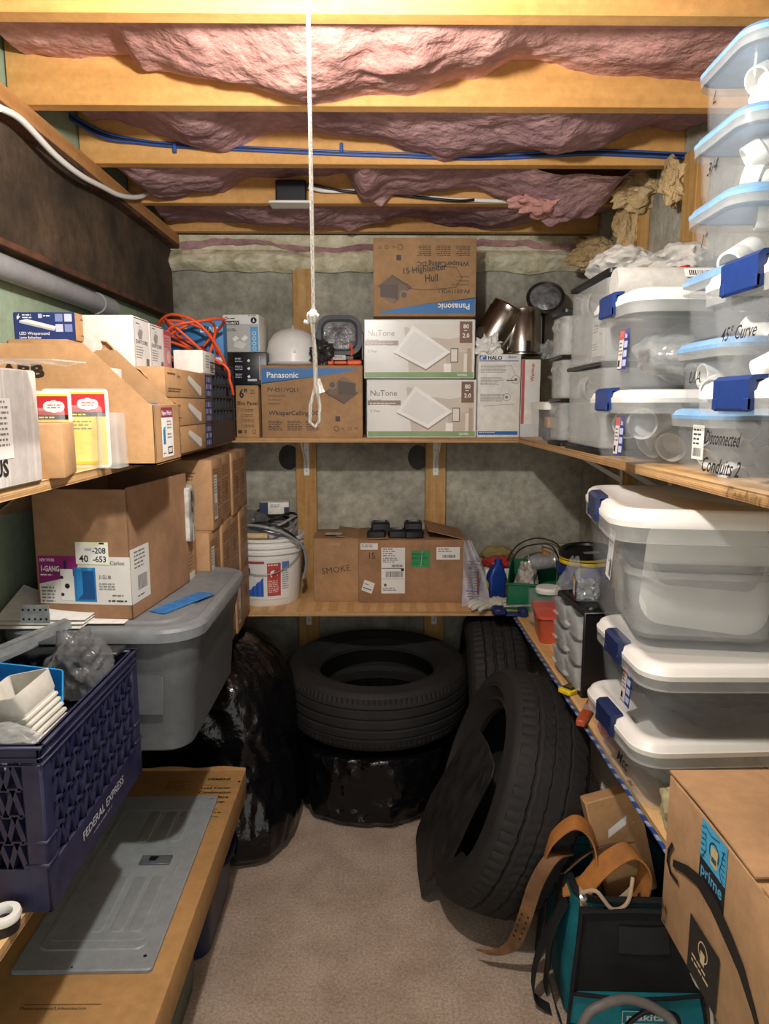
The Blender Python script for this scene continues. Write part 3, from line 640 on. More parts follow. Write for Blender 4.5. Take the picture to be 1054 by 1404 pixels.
# orange extension cord heaped in it
rnd = random.Random(4); pts = []
for k in range(40):
    a = k*1.05; r = .075 + .035*rnd.random()
    pts.append((r*math.cos(a)*1.0, r*math.sin(a)*.9, .12 + .10*math.sin(a*.77) + .045*rnd.random()))
pts += [(.10, -.03, .1), (.125, -.02, .04), (.13, .0, .0)]
def smooth_pts(P, n=6, closed=False):
    P = [Vector(p) for p in P]; out = []; m_ = len(P)
    for i in range(m_ if closed else m_-1):
        g = (lambda j: P[j % m_]) if closed else (lambda j: P[min(max(j, 0), m_-1)])
        p0, p1, p2, p3 = g(i-1), g(i), g(i+1), g(i+2)
        for k in range(n):
            t_ = k/n; out.append(.5*((2*p1) + (-p0+p2)*t_ + (2*p0-5*p1+4*p2-p3)*t_*t_ + (-p0+3*p1-3*p2+p3)*t_**3))
    if not closed: out.append(P[-1])
    return out
b = MB(); b.tube(smooth_pts(pts), .0048, 8)
tag(b.build('extension_cord', ORANGE, smooth=60, loc=(-.60, 2.36, US+.16)), 'orange extension cord heaped in the dark slatted crate', 'cord')
b = MB(); b.blob((0, 0, .05), (.10, .12, .05), .25, 2, 4, .1, 5, 2); tag(b.build('cloth_bundle', BLKF, smooth=70, loc=(-.665, 2.37, US+.075)), 'black bundle inside the dark slatted crate under the orange cord', 'bundle')

# LED fixture cartons, three high
for k in range(3):
    t = carton('light_carton', ('bottom', 'middle', 'topmost')[k] + ' long brown light carton with blue end in the stack left of the dark crate', .365, .475, .0715, (-.868+.3655/2+.002*k, 1.94, US+.0718*k), CARD2, seam=(k == 2))
    L = .475; P = [('r', .395, .002, .078, .067, '252b55'), ('p', [(.20, .050), (.215, .060), (.345, .030), (.345, .010), (.33, .008)], 'd9d6cf'), ('p', [(.20, .050), (.33, .008), (.33, .004), (.20, .044)], 'a9a59c'), ('bars', .02, .055, .07, 1, .01, '6a4a2c'), ('t', 'Lighting', .10, .050, .010, '4a3118'), ('bars', .02, .02, .12, 2, .006, '6a4a2c')]
    for i in range(3):
        for j in range(3): P.append(('r', .402+.023*i, .008+.020*j, .018, .014, '9aa3c4' if (i+j) % 2 else '6c76a8'))
    prints(t, face_T('right', .365, .475, .0715), P)
zt = US+.0718*3+.001
# white cartons with labels
def wprint(t, d_, h_):
    T = face_T('right', .13, d_, h_)
    P = [('r', .006, .004, d_-.012, h_-.008, 'efeeea'), ('r', .006, h_-.006, d_-.012, .002, '222222'), ('r', .006, .004, .0015, h_-.008, '333333'), ('p', [(.03, .085), (.045, .10), (.07, .095), (.06, .075), (.04, .072)], '9a9a96'), ('ring', .05, .088, .018, .001, '555555'), ('t', 'EX4TCORE', .014, .062, .013, '1c1c1c', {'b': .02, 'w': d_-.035}), ('bars', .014, .052, .055, 5, .0065, '777777'), ('bc', .09, .006, .024, .022, '222222'), ('bars', .02, .110, .03, 1, .006, '333333')]
    prints(t, T, P)
t = carton('light_carton', 'white carton with black line label, nearer of the white pair on the left upper shelf', .13, .126, .128, (-.665, 1.863, zt), WCARD, seam=False); wprint(t, .126, .128)
t = carton('light_carton', 'white carton with black line label, farther of the white pair next to the pink box', .13, .120, .124, (-.665, 1.988, zt), WCARD, seam=False); wprint(t, .120, .124)
t = carton('lamp_carton', 'pink and white lamp box behind the white pair', .10, .07, .120, (-.65, 2.086, zt), WCARD, seam=False)
P = [('r', .0, .0, .07, .118, 'cf8f90'), ('r', .0, .105, .07, .013, 'b5444a'), ('c', .045, .045, .020, 'e2c4c0'), ('ring', .045, .045, .022, .002, 'a55'), ('bars', .005, .095, .05, 4, .008, 'b5444a')]
P = [p if p[-1] != 'a55' else p[:-1] + ('a85555',) for p in P]
prints(t, face_T('right', .1, .07, .12), P)
prints(t, face_T('front', .1, .07, .12), [('r', .0, .0, .1, .118, 'cf8f90')])
t = carton('light_carton', 'small plain white box in front of the dark crate', .085, .155, .066, (-.545, 2.135+.07-.03, zt), WCARD, seam=False)
prints(t, face_T('right', .085, .155, .066), [('bars', .03, .05, .05, 5, .008, '888888'), ('bc', .09, .01, .04, .02, '333333')])
t = carton('light_carton', 'blue box standing behind the small plain white box', .20, .06, .155, (-.625, 2.53, US+.257), mat('blue_card', '#2a7ab8', .5), seam=False, rz=0)
prints(t, face_T('front', .2, .06, .155), [('t', 'DIALL', .12, .115, .026, W_, {'b': .02}), ('bars', .02, .125, .07, 1, .01, W_), ('r', .0, .0, .2, .03, 'd8dfe6')])
# navy LED ballast box on a plain box
t = carton('spare_carton', 'plain brown box under the navy printed light box', .14, .17, .062, (-.797, 1.80, zt), CARD2)
t = carton('light_carton', 'navy printed light box on top at the left wall with white lamp picture', .145, .19, .066, (-.795, 1.85, zt+.0625), CARD2)
P = [('r', .0, .0, .145, .0655, '24356f'), ('p', [(.012, .046), (.03, .050), (.098, .033), (.096, .026)], 'e6e6e2'), ('p', [(.012, .046), (.096, .026), (.094, .022), (.012, .041)], 'b8b8b4'), ('t', 'LED Wraparound', .010, .013, .010, W_, {'b': .01}), ('t', 'Lamp Ballastless', .010, .004, .008, W_, {'b': .01}), ('p', [(.006, .054), (.013, .063), (.011, .056), (.016, .056), (.008, .048)], W_), ('bars', .02, .058, .022, 2, .006, W_), ('r', .058, .052, .009, .010, 'b8c0da'), ('bars', .07, .056, .02, 1, .006, W_)]
for i in range(2):
    for j in range(2): P.append(('r', .098+.022*i, .020+.024*j, .018, .018, 'c3cadf' if i == j else '7f8cba'))
prints(t, face_T('front', .145, .19, .066), P)
prints(t, face_T('right', .145, .19, .066), [('bars', .03, .05, .05, 1, .008, '5a3c20'), ('t', 'LED Wrap', .06, .02, .014, '4a3018'), ('bars', .03, .012, .10, 1, .006, '5a3c20')])

# slant-cut bin box with the New Work label
t = thing('bin_box', 'large slant-cut brown cardboard parts bin with a purple label on its front', 'box', (-.665, 1.585, US))
hw, hd = .203, .095; out = [(-hw, 0), (hw, 0), (hw, .126), (hw-.012, .128), (.065, .250), (.02, .250), (.012, .245), (-.006, .249), (-hw, .252)]
for y, nm in ((-hd, 'side_wall'), (hd-.004, 'side_wall')):
    b = MB(); T = Matrix(((1, 0, 0, 0), (0, 0, 1, y), (0, 1, 0, 0), (0, 0, 0, 1))); b.prism(out, .004, T=T); b.build(nm, CARD2, t, smooth=0)
b = MB(); b.box((hw-.004, -hd, 0), (hw, hd, .126), bev=.001); b.build('front_wall', CARD2, t)
b = MB(); b.box((-hw, -hd, 0), (-hw+.004, hd, .25)); b.build('back_wall', CARD2, t)
b = MB(); b.box((-hw, -hd, 0), (hw, hd, .004)); b.build('bottom', CARD2, t)
b = MB(); b.slab(lambda u, v: (.03+.10*u, hd-.004+.012*math.sin(PI*v), .250-.085*u+.02*v+.01*math.sin(u*9)), .003, 8, 3); b.build('torn_flap', CARD2, t)
prints(t, face_T('right', 2*hw, 2*hd, .2), [('r', .045, .012, .085, .108, W_), ('r', .045, .098, .085, .022, '8e2a55'), ('t', 'New Work', .049, .103, .015, W_, {'b': .02, 'w': .076}), ('r', .055, .040, .016, .032, '2277b8'), ('p', [(.055, .072), (.06, .078), (.075, .078), (.071, .072)], '5aa0d0'), ('bars', .085, .088, .035, 3, .007, '777777'), ('bars', .085, .06, .035, 2, .007, '777777'), ('r', .085, .018, .035, .016, '333333'), ('r', .089, .021, .027, .010, 'dddddd'), ('bars', .052, .02, .02, 1, .006, '555555')])
prints(t, face_T('front', 2*hw, 2*hd, .2), [('t', 'ABB', .098, .182, .036, '2b2018', {'b': .05, 'w': .088})])
t = carton('part_box', 'green and white small box standing inside the slant-cut bin', .05, .07, .20, (-.60, 1.60, US+.005), WCARD, seam=False); prints(t, face_T('front', .05, .07, .20), [('r', .012, .165, .036, .024, '2f7a43'), ('bars', .015, .18, .028, 2, .006, W_)])
t = carton('part_box', 'bright blue small box standing inside the slant-cut bin', .07, .08, .125, (-.535, 1.61, US+.005), mat('cyan_card', '#1f85b8', .5), seam=False)

# retail packages leaning in front of the bin
def blister(label, x, y, rz, w_=.118, h_=.152, front=True, lean=0):
    t = thing('package_card', label, 'package', (x, y, US), rot=(R(lean), 0, R(rz)))
    b = MB(); b.rr([(0, w_/2, h_/2, .008), (.002, w_/2, h_/2, .008)], 4, T=TR(0, 0, h_/2, rx=90)); b.build('card', WHITEP, t)
    b = MB(); b.rr([(0.002, w_/2-.012, h_/2-.02, .01), (.022, w_/2-.018, h_/2-.026, .01)], 4, T=TR(0, 0, h_/2-.012, rx=90)); b.build('blister', CLEARX, t)
    P = [('r', .006, .006, w_-.012, h_-.012, 'e6e4dc'), ('r', .050, .006, w_-.056, h_-.012, 'ead83a'), ('r', .006, h_-.046, w_-.012, .036, 'b52b33'), ('t', 'BOX', .010, h_-.042, .019, 'f4f0e2', {'b': .05}), ('t', 'ELECTRICAL BOX', .010, h_-.020, .008, 'f4f0e2', {'b': .01, 'w': .045}), ('r', .006, h_-.055, w_-.012, .009, '16120f'), ('bars', .010, h_-.052, .09, 1, .006, 'f2e23a')]
    P += [('c', .086, h_-.030, .012, 'f1efe6'), ('c', .076, h_-.030, .010, 'f1efe6'), ('c', .096, h_-.030, .010, 'f1efe6'), ('bars', .074, h_-.028, .026, 2, .005, 'b52b33'), ('r', .008, .03, .04, .062, '8fa9cf'), ('bars', .055, h_-.066, .04, 3, .007, '8a7d1c')]
    prints(t, Matrix(((1, 0, 0, -w_/2), (0, 0, -1, -.0024), (0, 1, 0, 0), (0, 0, 0, 1))), P, gap=.0003)
    return t
blister('red and yellow packaged part with BOX lettering, front one behind the small carton', -.648, 1.385, 4)
blister('red and yellow packaged part half hidden behind its twin before the slant-cut bin', -.600, 1.435, 8, .125, .157)
b = MB(); b.rr([(0, .022, .03, .006), (.11, .020, .028, .006)], 4); tag(b.build('clear_pack', CLEARM, loc=(-.535, 1.445, US)), 'milky clear plastic pack right of the yellow packages', 'package')
# small carton, corrugated white carton
t = carton('small_carton', 'small plain brown carton before the yellow packages at the shelf front', .085, .12, .094, (-.590, 1.265, US), CARD2, rz=14, seam=True)
t = thing('corrugated_carton', 'large off-white corrugated carton at the near end of the left upper shelf', 'box', (-.71, .98, US))
b = MB(); b.box((-.155, -.2, 0), (.155, .2, .18), bev=.003); b.build('carton', mat('offwhite_corrugated', '#bdb7b1', .85, kind='wave', scale=45, stretch=(1, 1, .0), col2='#aca59f', bump=.1), t)
prints(t, face_T('right', .31, .4, .18), [('r', .255, .045, .055, .09, 'cfcac4'), ('bars', .262, .128, .042, 9, .008, '6a6663'), ('t', 'US', .25, .020, .035, '22201f', {'b': .03}), ('bc', .20, .05, .04, .07, '333333')])
t = thing('cardboard_tray', 'open brown cardboard box standing on the off-white carton at the left frame edge', 'box', (-.755, 1.06, US+.181))
b = MB(); b.box((-.11, .10, 0), (.145, .104, .105)); b.box((-.11, -.14, 0), (-.106, .10, .105)); b.box((-.11, -.14, 0), (.145, .104, .004)); b.box((.141, .02, 0), (.145, .104, .095)); b.build('tray', CARDO, t, smooth=0)
b = MB(); b.slab(lambda u, v: (-.10+.36*u, -.02+.12*v, .006-.002*u+.003*math.sin(u*40)*v), .002, 40, 6); tag(b.build('bubble_sheet', CLEARM, smooth=60, loc=(-.72, 1.05, US+.186)), 'clear plastic sheet jutting out over the slant-cut bin lettering', 'sheet')
for k, (x, y, z, ry) in enumerate(((-.70, 1.08, US+.215, 35), (-.665, 1.10, US+.235, 50), (-.72, 1.05, US+.245, 20))):
    b = MB(); b.rr([(-.035, .012, .012, .005), (.035, .012, .012, .005)], 3, T=TR(0, 0, 0, ry=ry, rx=20)); tag(b.build('red_wire_nut_pack', RED, loc=(x, y, z)), ('lowest red plastic stick in the open box at the left edge', 'rightmost red plastic stick in the open box at the left edge', 'topmost red plastic stick in the open box at the left edge')[k], 'plastic part')
# ------------------------------------------------------------------ clear storage boxes
def tote(label, w_, d_, h_, loc, rz=0, m=None, lid=None, latch=None, lh=.026, skirt=.022, rad=.055, taper=.018, latchw=.085, name='storage_box', group=None, ends=('left',), taph=None, latch_side='left'):
    m = m or CLEAR; lid = lid or LIDW; latch = latch or LATCH
    t = thing(name, label, 'storage box', loc, rz, group)
    X, Y = w_/2, d_/2; hb = h_-lh; i = .0025
    b = MB()
    b.rr([(0, X-taper-.02, Y-taper-.02, rad*.7), (.004, X-taper-.008, Y-taper-.008, rad*.8), (.02, X-taper-.002, Y-taper-.002, rad*.9), (hb-skirt, X-.010, Y-.010, rad), (hb, X-.008, Y-.008, rad),
          (hb, X-.008-i, Y-.008-i, rad-i), (hb-skirt, X-.010-i, Y-.010-i, rad-i), (.022, X-taper-.002-i, Y-taper-.002-i, rad*.9), (.004+i, X-taper-.012, Y-taper-.012, rad*.8)], 6)
    b.build('body', m, t, smooth=50)
    b = MB(); b.rr([(hb-skirt, X-.010, Y-.010, rad), (hb-skirt, X-.002, Y-.002, rad), (hb, X-.001, Y-.001, rad), (hb, X-.007, Y-.007, rad)], 6, cap0=False, cap1=False); b.build('rim', CLEARM if m is CLEAR else m, t, smooth=50)
    b = MB(); b.rr([(hb, X-.001, Y-.001, rad), (hb+lh*.35, X, Y, rad), (hb+lh*.45, X-.003, Y-.003, rad), (hb+lh*.8, X-.006, Y-.006, rad), (hb+lh, X-.016, Y-.016, rad-.01), (hb+lh, X-.03, Y-.03, rad-.015), (hb+lh-.006, X-.036, Y-.036, rad-.02)], 6); b.build('lid', lid, t, smooth=50)
    if latch != 'none':
        sd = [(-1, 0), (1, 0)]
        for sx, _ in sd:
            T = TR(sx*X, 0, hb-.014, rz=0 if sx < 0 else 180); lw = latchw/2; lq = .010
            b = MB(); b.loft([[(-.007, y, .0), (-.004, y, -.004), (.004, y, .0), (.002, y, lh+lq+.002), (.018, y, lh+lq+.005), (.018, y, lh+lq+.010), (-.001, y, lh+lq+.009), (-.008, y, lh+lq+.003)] for y in (-lw, -lw+.002, lw-.002, lw)], T=T)
            b.box((-.0085, -lw, -.002), (-.003, -lw+.012, .014), T=T, bev=.001); b.box((-.0085, lw-.012, -.002), (-.003, lw, .014), T=T, bev=.001)
            b.build('latch', latch, t, smooth=30)
    return t
def endT(w_, d_, h_, face='left', taper=.010, base=0):
    """print frame on a (nearly vertical) box end"""
    T = face_T(face, w_-2*taper, d_-2*taper, h_); return T
# fittings
def elbow(label, loc, rot, r=.019, R_=.05, m=PVC, group=None, ang=90, cat='pipe fitting'):
    t = thing('pvc_elbow', label, cat, loc, rot=[R(a) for a in rot], group=group)
    b = MB(); pts = [(R_*(1-math.cos(R(a))), 0, R_*math.sin(R(a))) for a in [k*ang/8 for k in range(9)]]
    b.tube(pts, r, 18); b.build('bend', m, t)
    for k in (0, -1):
        b = MB(); p = Vector(pts[k]); d = Vector((0, 0, -1)) if k == 0 else Vector((math.sin(R(ang)), 0, math.cos(R(ang))))
        q = d.to_track_quat('Z', 'Y').to_matrix().to_4x4()
        b.lathe([(r*1.0, -.006), (r*1.22, -.004), (r*1.22, .024), (r*1.05, .024), (r*.98, .0), (.001, .0)], 22, T=Matrix.Translation(p) @ q, cap0=False); b.build('socket', m, t)
    return t
def pipe_piece(label, loc, rot, r=.022, L=.09, m=PVC, group=None, name='pipe_coupling'):
    b = MB(); b.lathe([(r, 0), (r*1.04, .002), (r*1.04, L*.45), (r*.98, L*.5), (r*1.04, L*.55), (r*1.04, L), (r*.85, L), (r*.85, 0), (r, 0)], 24, T=TR(*([0]*3)) )
    o = b.build(name, m, smooth=50, loc=loc); o.rotation_euler = [R(a) for a in rot]; return tag(o, label, 'pipe fitting', group)
def fill(kind, n, x0, x1, y0, y1, z0, z1, label, group, seed, r=.018, m=PVC):
    """a loose layer or two of fittings inside a box, each its own object"""
    rnd = random.Random(seed); first = None; cols = max(1, int((x1-x0)/(r*4.0))); rows = max(1, int((y1-y0)/(r*4.0)))
    k = 0; z = z0
    while k < n and z < z1:
        for j in range(rows):
            for i in range(cols):
                if k >= n: break
                x = x0 + (i+.5)*(x1-x0)/cols; y = y0 + (j+.5)*(y1-y0)/rows; rot = (rnd.uniform(50, 130), rnd.uniform(-40, 40), rnd.uniform(0, 360))
                if first is None:
                    first = elbow(label, (x, y, z+r*1.3), rot, r, r*1.9, m, group) if kind == 'elbow' else pipe_piece(label, (x, y, z+r*1.2), rot, r, r*3, m, group)
                else:
                    o = dup(first, (x, y, z+r*1.3), label); o.rotation_euler = [R(a) for a in rot]
                k += 1
        z += r*2.3
HD = lambda: [('r', 0, 0, .05, .075, '26357f'), ('r', .0, .002, .024, .071, 'd9cfc9'), ('r', .0, .056, .024, .017, 'c9504a'), ('r', .002, .006, .010, .012, '1b1b1b'), ('bars', .003, .048, .018, 4, .007, '5a5a66')] + [('r', .028, .006+.017*k, .018, .012, 'b9c1dd') for k in range(3)] + [('t', '3x', .029, .058, .012, W_, {'b': .02})]
def stick(t, u, v, P, w_, d_, h_, face='left', scale=1, tilt=0, inset=.0115):
    T = face_T(face, w_-2*inset, d_-2*inset, h_) @ Matrix.Translation((u, v, .0012)) @ Matrix.Rotation(R(tilt), 4, 'X') @ Matrix.Diagonal((scale, scale, scale, 1))
    return prints(t, T, P, gap=.0004)
BKM = '1c1c22'
# pair beside the wide drawers
w_, d_ = .38, .31
t = tote('lower latched clear box of grey fittings beside the wide drawers on the upper shelf', w_, d_, .156, (.69, 1.565, US), 0); stick(t, .185, .02, HD(), w_, d_, .156, tilt=-3, scale=1.1)
fill('elbow', 9, .57, .84, 1.455, 1.675, US+.010, US+.09, 'grey-white pipe bend in the lower latched box beside the wide drawers', 'pipe bends in the lower latched box', 3, .027, mat('greyish_pvc', '#b9bcbd', .35))
t = tote('upper latched clear box with a bulging silver bag on the right upper shelf', w_, d_, .196, (.69, 1.565, US+.158), 0); stick(t, .185, .04, HD(), w_, d_, .196, tilt=-3, scale=1.1)
b = MB(); b.blob((0, 0, .07), (.13, .10, .065), .15, 2, 4, .12, 4, 6, flatz=.002); tag(b.build('silver_bag', mat('silver_film', '#c9ccca', .2, .5, bump=1, bscale=12, bdist=.02), smooth=70, loc=(.70, 1.565, US+.165)), 'shiny silver bag inside the upper latched clear box', 'bag')
# near pair with handwriting
w2, d2 = .38, .315
t = tote('latched clear box with Disconnected handwritten on it, near end of the upper shelf', w2, d2, .160, (.69, .995, US), 0, latchw=.10)
stick(t, .045, .066, [('t', 'Disconnected', .0, .0, .030, BKM, {'sh': .3, 'w': .11, 'b': .01}), ('t', 'Conduits 2', .0, -.042, .032, BKM, {'sh': .3, 'w': .12, 'b': .01})], w2, d2, .16, tilt=-4, inset=.010)
fill('elbow', 9, .57, .84, .885, 1.105, US+.010, US+.10, 'white pipe bend in the near lower latched box', 'pipe bends in the near lower box', 7, .027)
t = tote('latched clear box marked 45 degree curve, near end of the right upper shelf', w2, d2, .158, (.69, .995, US+.162), 0, latchw=.10)
stick(t, .075, .055, [('t', '45\u00b0 Curve', .0, .0, .028, BKM, {'sh': .3, 'w': .10, 'b': .005})], w2, d2, .158, tilt=-4, inset=.010)
fill('pipe', 6, .57, .82, .88, 1.10, US+.17, US+.21, 'white curved pipe end in the upper box marked curve', 'pipe ends in the curve box', 9, .026)
# column of light-blue lidded boxes
wb, db, hb = .30, .222, .1185
CB = [('bottom', 'dark small parts', None), ('second from the bottom', '', None), ('third from the bottom', '', None), ('fourth from the bottom', '', 0), ('second from the top', '', 1), ('topmost', '', 2)]
for k in range(6):
    z = US + k*(hb+.0005)
    t = tote('clear box with light blue lid, %s of the column at the right' % CB[k][0], wb, db, hb, (.708+.003*k, 1.272, z), 0 if k < 3 else -2*(k % 2), lid=BLUEL, latch='none', rad=.045, lh=.018, skirt=.014, taper=.012, group=None)
    if k == 0: stick(t, .10, .03, [('r', 0, 0, .045, .06, 'e9e8e2'), ('bars', .004, .05, .03, 4, .008, '333333'), ('bc', .005, .005, .03, .015, '222222')], wb, db, hb)
    if k in (1, 3, 4, 5): stick(t, .06, .045, [('t', ('', 'U.A.', '', '1"', '3/4', 'L')[k], .0, .0, .030, BKM, {'sh': .3})], wb, db, hb, tilt=-3)
    fill('pipe' if k in (2, 3) else 'elbow', 6, .60, .81, 1.20, 1.345, z+.006, z+.075, 'white fitting in the clear box %s of the blue-lidded column' % CB[k][0], 'fittings in the %s blue-lidded box' % CB[k][0], 20+k, .019 if k != 3 else .023)
# drawer towers
def drawer_tower(label, w_, d_, h_, n, loc, rz=0, m=CLEARM, frame=BLACKP, milky=True):
    t = thing('drawer_tower', label, 'drawers', loc, rz); s = .004
    b = MB(); b.rr([(0, w_/2, d_/2, .012), (.012, w_/2, d_/2, .012)], 3); b.build('base', frame, t)
    b = MB(); b.rr([(h_-.012, w_/2, d_/2, .014), (h_-.003, w_/2, d_/2, .014), (h_, w_/2-.006, d_/2-.006, .012)], 3); b.build('top', frame, t)
    hz = (h_-.024)/n
    for i in range(n):
        z0 = .012 + i*hz
        if i:
            b = MB(); b.box((-w_/2, -d_/2, z0-.006), (w_/2, d_/2, z0+.004), bev=.002); b.build('divider', frame, t)
        x0 = -w_/2-.006; zt_ = z0+hz-.010; z0 += .006
        b = MB()
        b.rr([(z0, w_/2-.004, d_/2-.010, .02), (zt_-.0, w_/2-.004, d_/2-.006, .02), (zt_-.0, w_/2-.0065, d_/2-.0085, .018), (z0+.003, w_/2-.0065, d_/2-.0125, .018)], 4)
        dr = b.build('drawer', m, t, smooth=50)
        b = MB(); b.slab(lambda u, v: (x0+.010 - .010*math.sin(PI*v), (.03+0)*(1-2*u), z0 + (zt_-z0)*(.62+.30*v)), .0025, 6, 6); b.build('handle', WHITEP if m is not CLEARM else CLEARM, dr)
    return t
drawer_tower('narrow tower of three clear drawers between the light cartons and the wide drawers', .26, .155, .41, 3, (.685, 2.235, US))
drawer_tower('wide tower of two large clear drawers on the right upper shelf', .30, .345, .452, 2, (.705, 1.925, US))
for k, (x, y, z, n_) in enumerate(((.70, 2.235, US+.02, 'bottom'), (.70, 2.235, US+.15, 'middle'), (.70, 2.235, US+.285, 'top'))):
    b = MB(); b.blob((0, 0, .035), (.08, .05, .035), .5, 3, 4, .3, 6, k+30, flatz=0); tag(b.build('hardware_pile', mat('mixed_hardware', '#6a6660', .5, .3, scale=60, col2='#3a3734'), smooth=50, loc=(x, y, z+.002)), 'dark hardware in the %s drawer of the narrow clear tower' % n_, 'hardware', kind='stuff')
b = MB(); b.box((-.002, -.05, 0), (0, .05, .10), bev=.0005); o = tag(b.build('white_card', PAPER, loc=(.575, 1.87, US+.25)), 'white printed card in the upper wide drawer', 'card')
b = MB(); b.blob((0, 0, .06), (.11, .13, .07), .3, 2, 4, .2, 4, 41, flatz=0); tag(b.build('wrapped_parts', CLEARM, smooth=70, loc=(.71, 1.925, US+.025)), 'plastic wrapped parts in the lower wide drawer', 'bag')
prints(o, Matrix(((0, 0, -1, -.002), (-1, 0, 0, .05), (0, 1, 0, 0), (0, 0, 0, 1))), [('bars', .01, .085, .05, 4, .008, '555555'), ('ring', .075, .065, .014, .002, '222222'), ('bars', .01, .03, .04, 3, .007, '555555')])
# small lidded bin at the corner
t = thing('lidded_container', 'small clear container with a white lid before the red and white carton', 'container', (.605, 2.44, US))
b = MB(); b.rr([(0, .045, .10, .02), (.11, .055, .115, .02), (.11, .0525, .1125, .018), (.003, .0425, .0975, .018)], 4); b.build('body', CLEAR, t)
b = MB(); b.rr([(.11, .058, .118, .022), (.132, .058, .118, .022), (.136, .05, .11, .02)], 4); b.build('lid', LIDW, t)
b = MB(); b.box((-.035, -.03, .004), (.0, .02, .04), bev=.003); tag(b.build('terminal_block', CARD2, loc=(.605, 2.40, US+.045)), 'tan block inside the small white-lidded container', 'part')
b = MB(); b.box((-.03, -.05, .0), (.03, .05, .04), bev=.006); tag(b.build('dark_parts', mat('bluegrey_plastic', '#39424e', .4), loc=(.605, 2.42, US+.004)), 'blue-grey part at the bottom of the small white-lidded container', 'part')
# things on top
zt = US+.453
def crumple(name, label, cat, loc, rad, m, seed, amp=.4, ridge=.35, sub=4):
    b = MB(); b.blob((0, 0, rad[2]*.8), rad, amp*.8, 1.6, max(sub, 5), ridge*.38, 2.6, seed, flatz=0); return tag(b.build(name, m, smooth=50, loc=loc), label, cat)
crumple('white_bag', 'crumpled white paper bag on top of the wide drawers, left one', 'bag', (.665, 1.97, zt), (.09, .09, .05), WHITEC, 51)
crumple('white_bag', 'crumpled white paper bag on top of the wide drawers, right one', 'bag', (.775, 1.88, zt), (.07, .09, .045), WHITEC, 52)
zl = US+.158+.196
t = MB(); t.lathe([(.001, -.17), (.030, -.17), (.034, -.165), (.034, .165), (.030, .17), (.001, .17)], 28, T=TR(0, 0, .034, ry=90)); o = tag(t.build('plastic_roll', WHITEC, loc=(.69, 1.60, zl)), 'white roll with a barcode lying on the upper latched box', 'roll')
prints(o, Matrix(((1, 0, 0, -.02), (0, .5, -.866, -.0297), (0, .866, .5, .051), (0, 0, 0, 1))), [('r', -.01, -.012, .085, .022, 'efeeea'), ('bc', 0, -.008, .05, .014, '222222')], gap=.003)
t = thing('red_white_box', 'red and white folded box peeking out behind the white roll', 'box', (.74, 1.70, zl), 15)
b = MB(); b.loft([[(-.06, -.03, 0), (.06, -.03, 0), (.06, .03, 0), (-.06, .03, 0)], [(-.03, -.02, .085), (.06, -.02, .04), (.06, .03, .04), (-.03, .03, .085)]]); b.build('box', WCARD, t, smooth=0)
b = MB(); b.loft([[(-.075, -.032, 0), (-.061, -.032, 0), (-.061, .03, 0), (-.075, .03, 0)], [(-.04, -.022, .087), (-.031, -.022, .087), (-.031, .03, .087), (-.04, .03, .087)]]); b.build('red_side', RED, t, smooth=0)

# ------------------------------------------------------------------ right lower shelf
wt, dt = .42, .36
t = tote('bottom latched clear box with bundles of cable on the right lower shelf', .40, .345, .155, (.695, 1.445, LS), 2, latch=LATCHD, lh=.028, latchw=.09)
stick(t, .20, .06, [('t', 'Mcc', 0, 0, .035, BKM, {'sh': .3, 'b': .01})], .40, .345, .155, tilt=-4)
crumple('cable_bundle', 'bagged cables in the bottom latched clear box of the right lower stack', 'bag', (.69, 1.44, LS+.006), (.13, .12, .05), CLEARM, 60)
crumple('plastic_bag', 'yellowish plastic bag squeezed beside the bottom latched box and the large shipping carton', 'bag', (.575, 1.225, LS+.001), (.035, .055, .05), mat('yellow_film', '#cfc79a', .3, alpha=.7), 61)
t = tote('middle latched clear box with dark contents on the right lower shelf', .40, .36, .158, (.705, 1.435, LS+.156), -1, latch=LATCHD, lh=.028, latchw=.09)
stick(t, .19, .030, HD(), .40, .36, .158, tilt=-3, scale=1.1)
crumple('dark_bundle', 'dark crumpled bundle inside the middle latched box', 'bundle', (.70, 1.43, LS+.164), (.14, .13, .055), mat('dark_mix', '#3a3a42', .5, var=.3, scale=25), 62, sub=5)
b = MB(); b.blob((0, 0, .04), (.02, .02, .045), .3, 3, 3, .2, 4, 4, flatz=0); tag(b.build('red_part', mat('coral_plastic', '#cf5a52', .35), loc=(.80, 1.31, LS+.164)), 'coral red part inside the middle latched box', 'part')
z3 = LS+.156+.159
t = tote('large latched clear box holding empty nested boxes, top of the right lower stack', .385, .46, .288, (.675, 1.520, z3), -9, latch=LATCHD, lh=.034, skirt=.030, rad=.07, taper=.03, latchw=.11)
stick(t, .30, .13, [('r', 0, 0, .06, .10, 'd9dad6'), ('ring', .022, .05, .018, .003, '6c9cc4'), ('bc', .035, .006, .02, .035, '333333'), ('bars', .006, .09, .045, 3, .008, '666666')], .385, .46, .288, tilt=-4, inset=.016)
def inner_box(label, w_, d_, h_, loc, rz):
    t = thing('storage_box', label, 'storage box', loc, rz); X, Y = w_/2, d_/2
    b = MB(); b.rr([(0, X-.03, Y-.03, .03), (.01, X-.018, Y-.018, .045), (h_-.02, X-.008, Y-.008, .05), (h_, X-.008, Y-.008, .05), (h_, X-.0105, Y-.0105, .05), (.012, X-.021, Y-.021, .045)], 6); b.build('body', CLEARM, t, smooth=50)
    b = MB(); b.rr([(h_-.012, X-.008, Y-.008, .05), (h_-.012, X, Y, .055), (h_, X, Y, .055), (h_, X-.008, Y-.008, .05)], 6, cap0=False, cap1=False); b.build('rim', CLEARM, t, smooth=50)
inner_box('outer nested empty box inside the large clear box', .31, .30, .145, (.680, 1.49, z3+.012), -9)
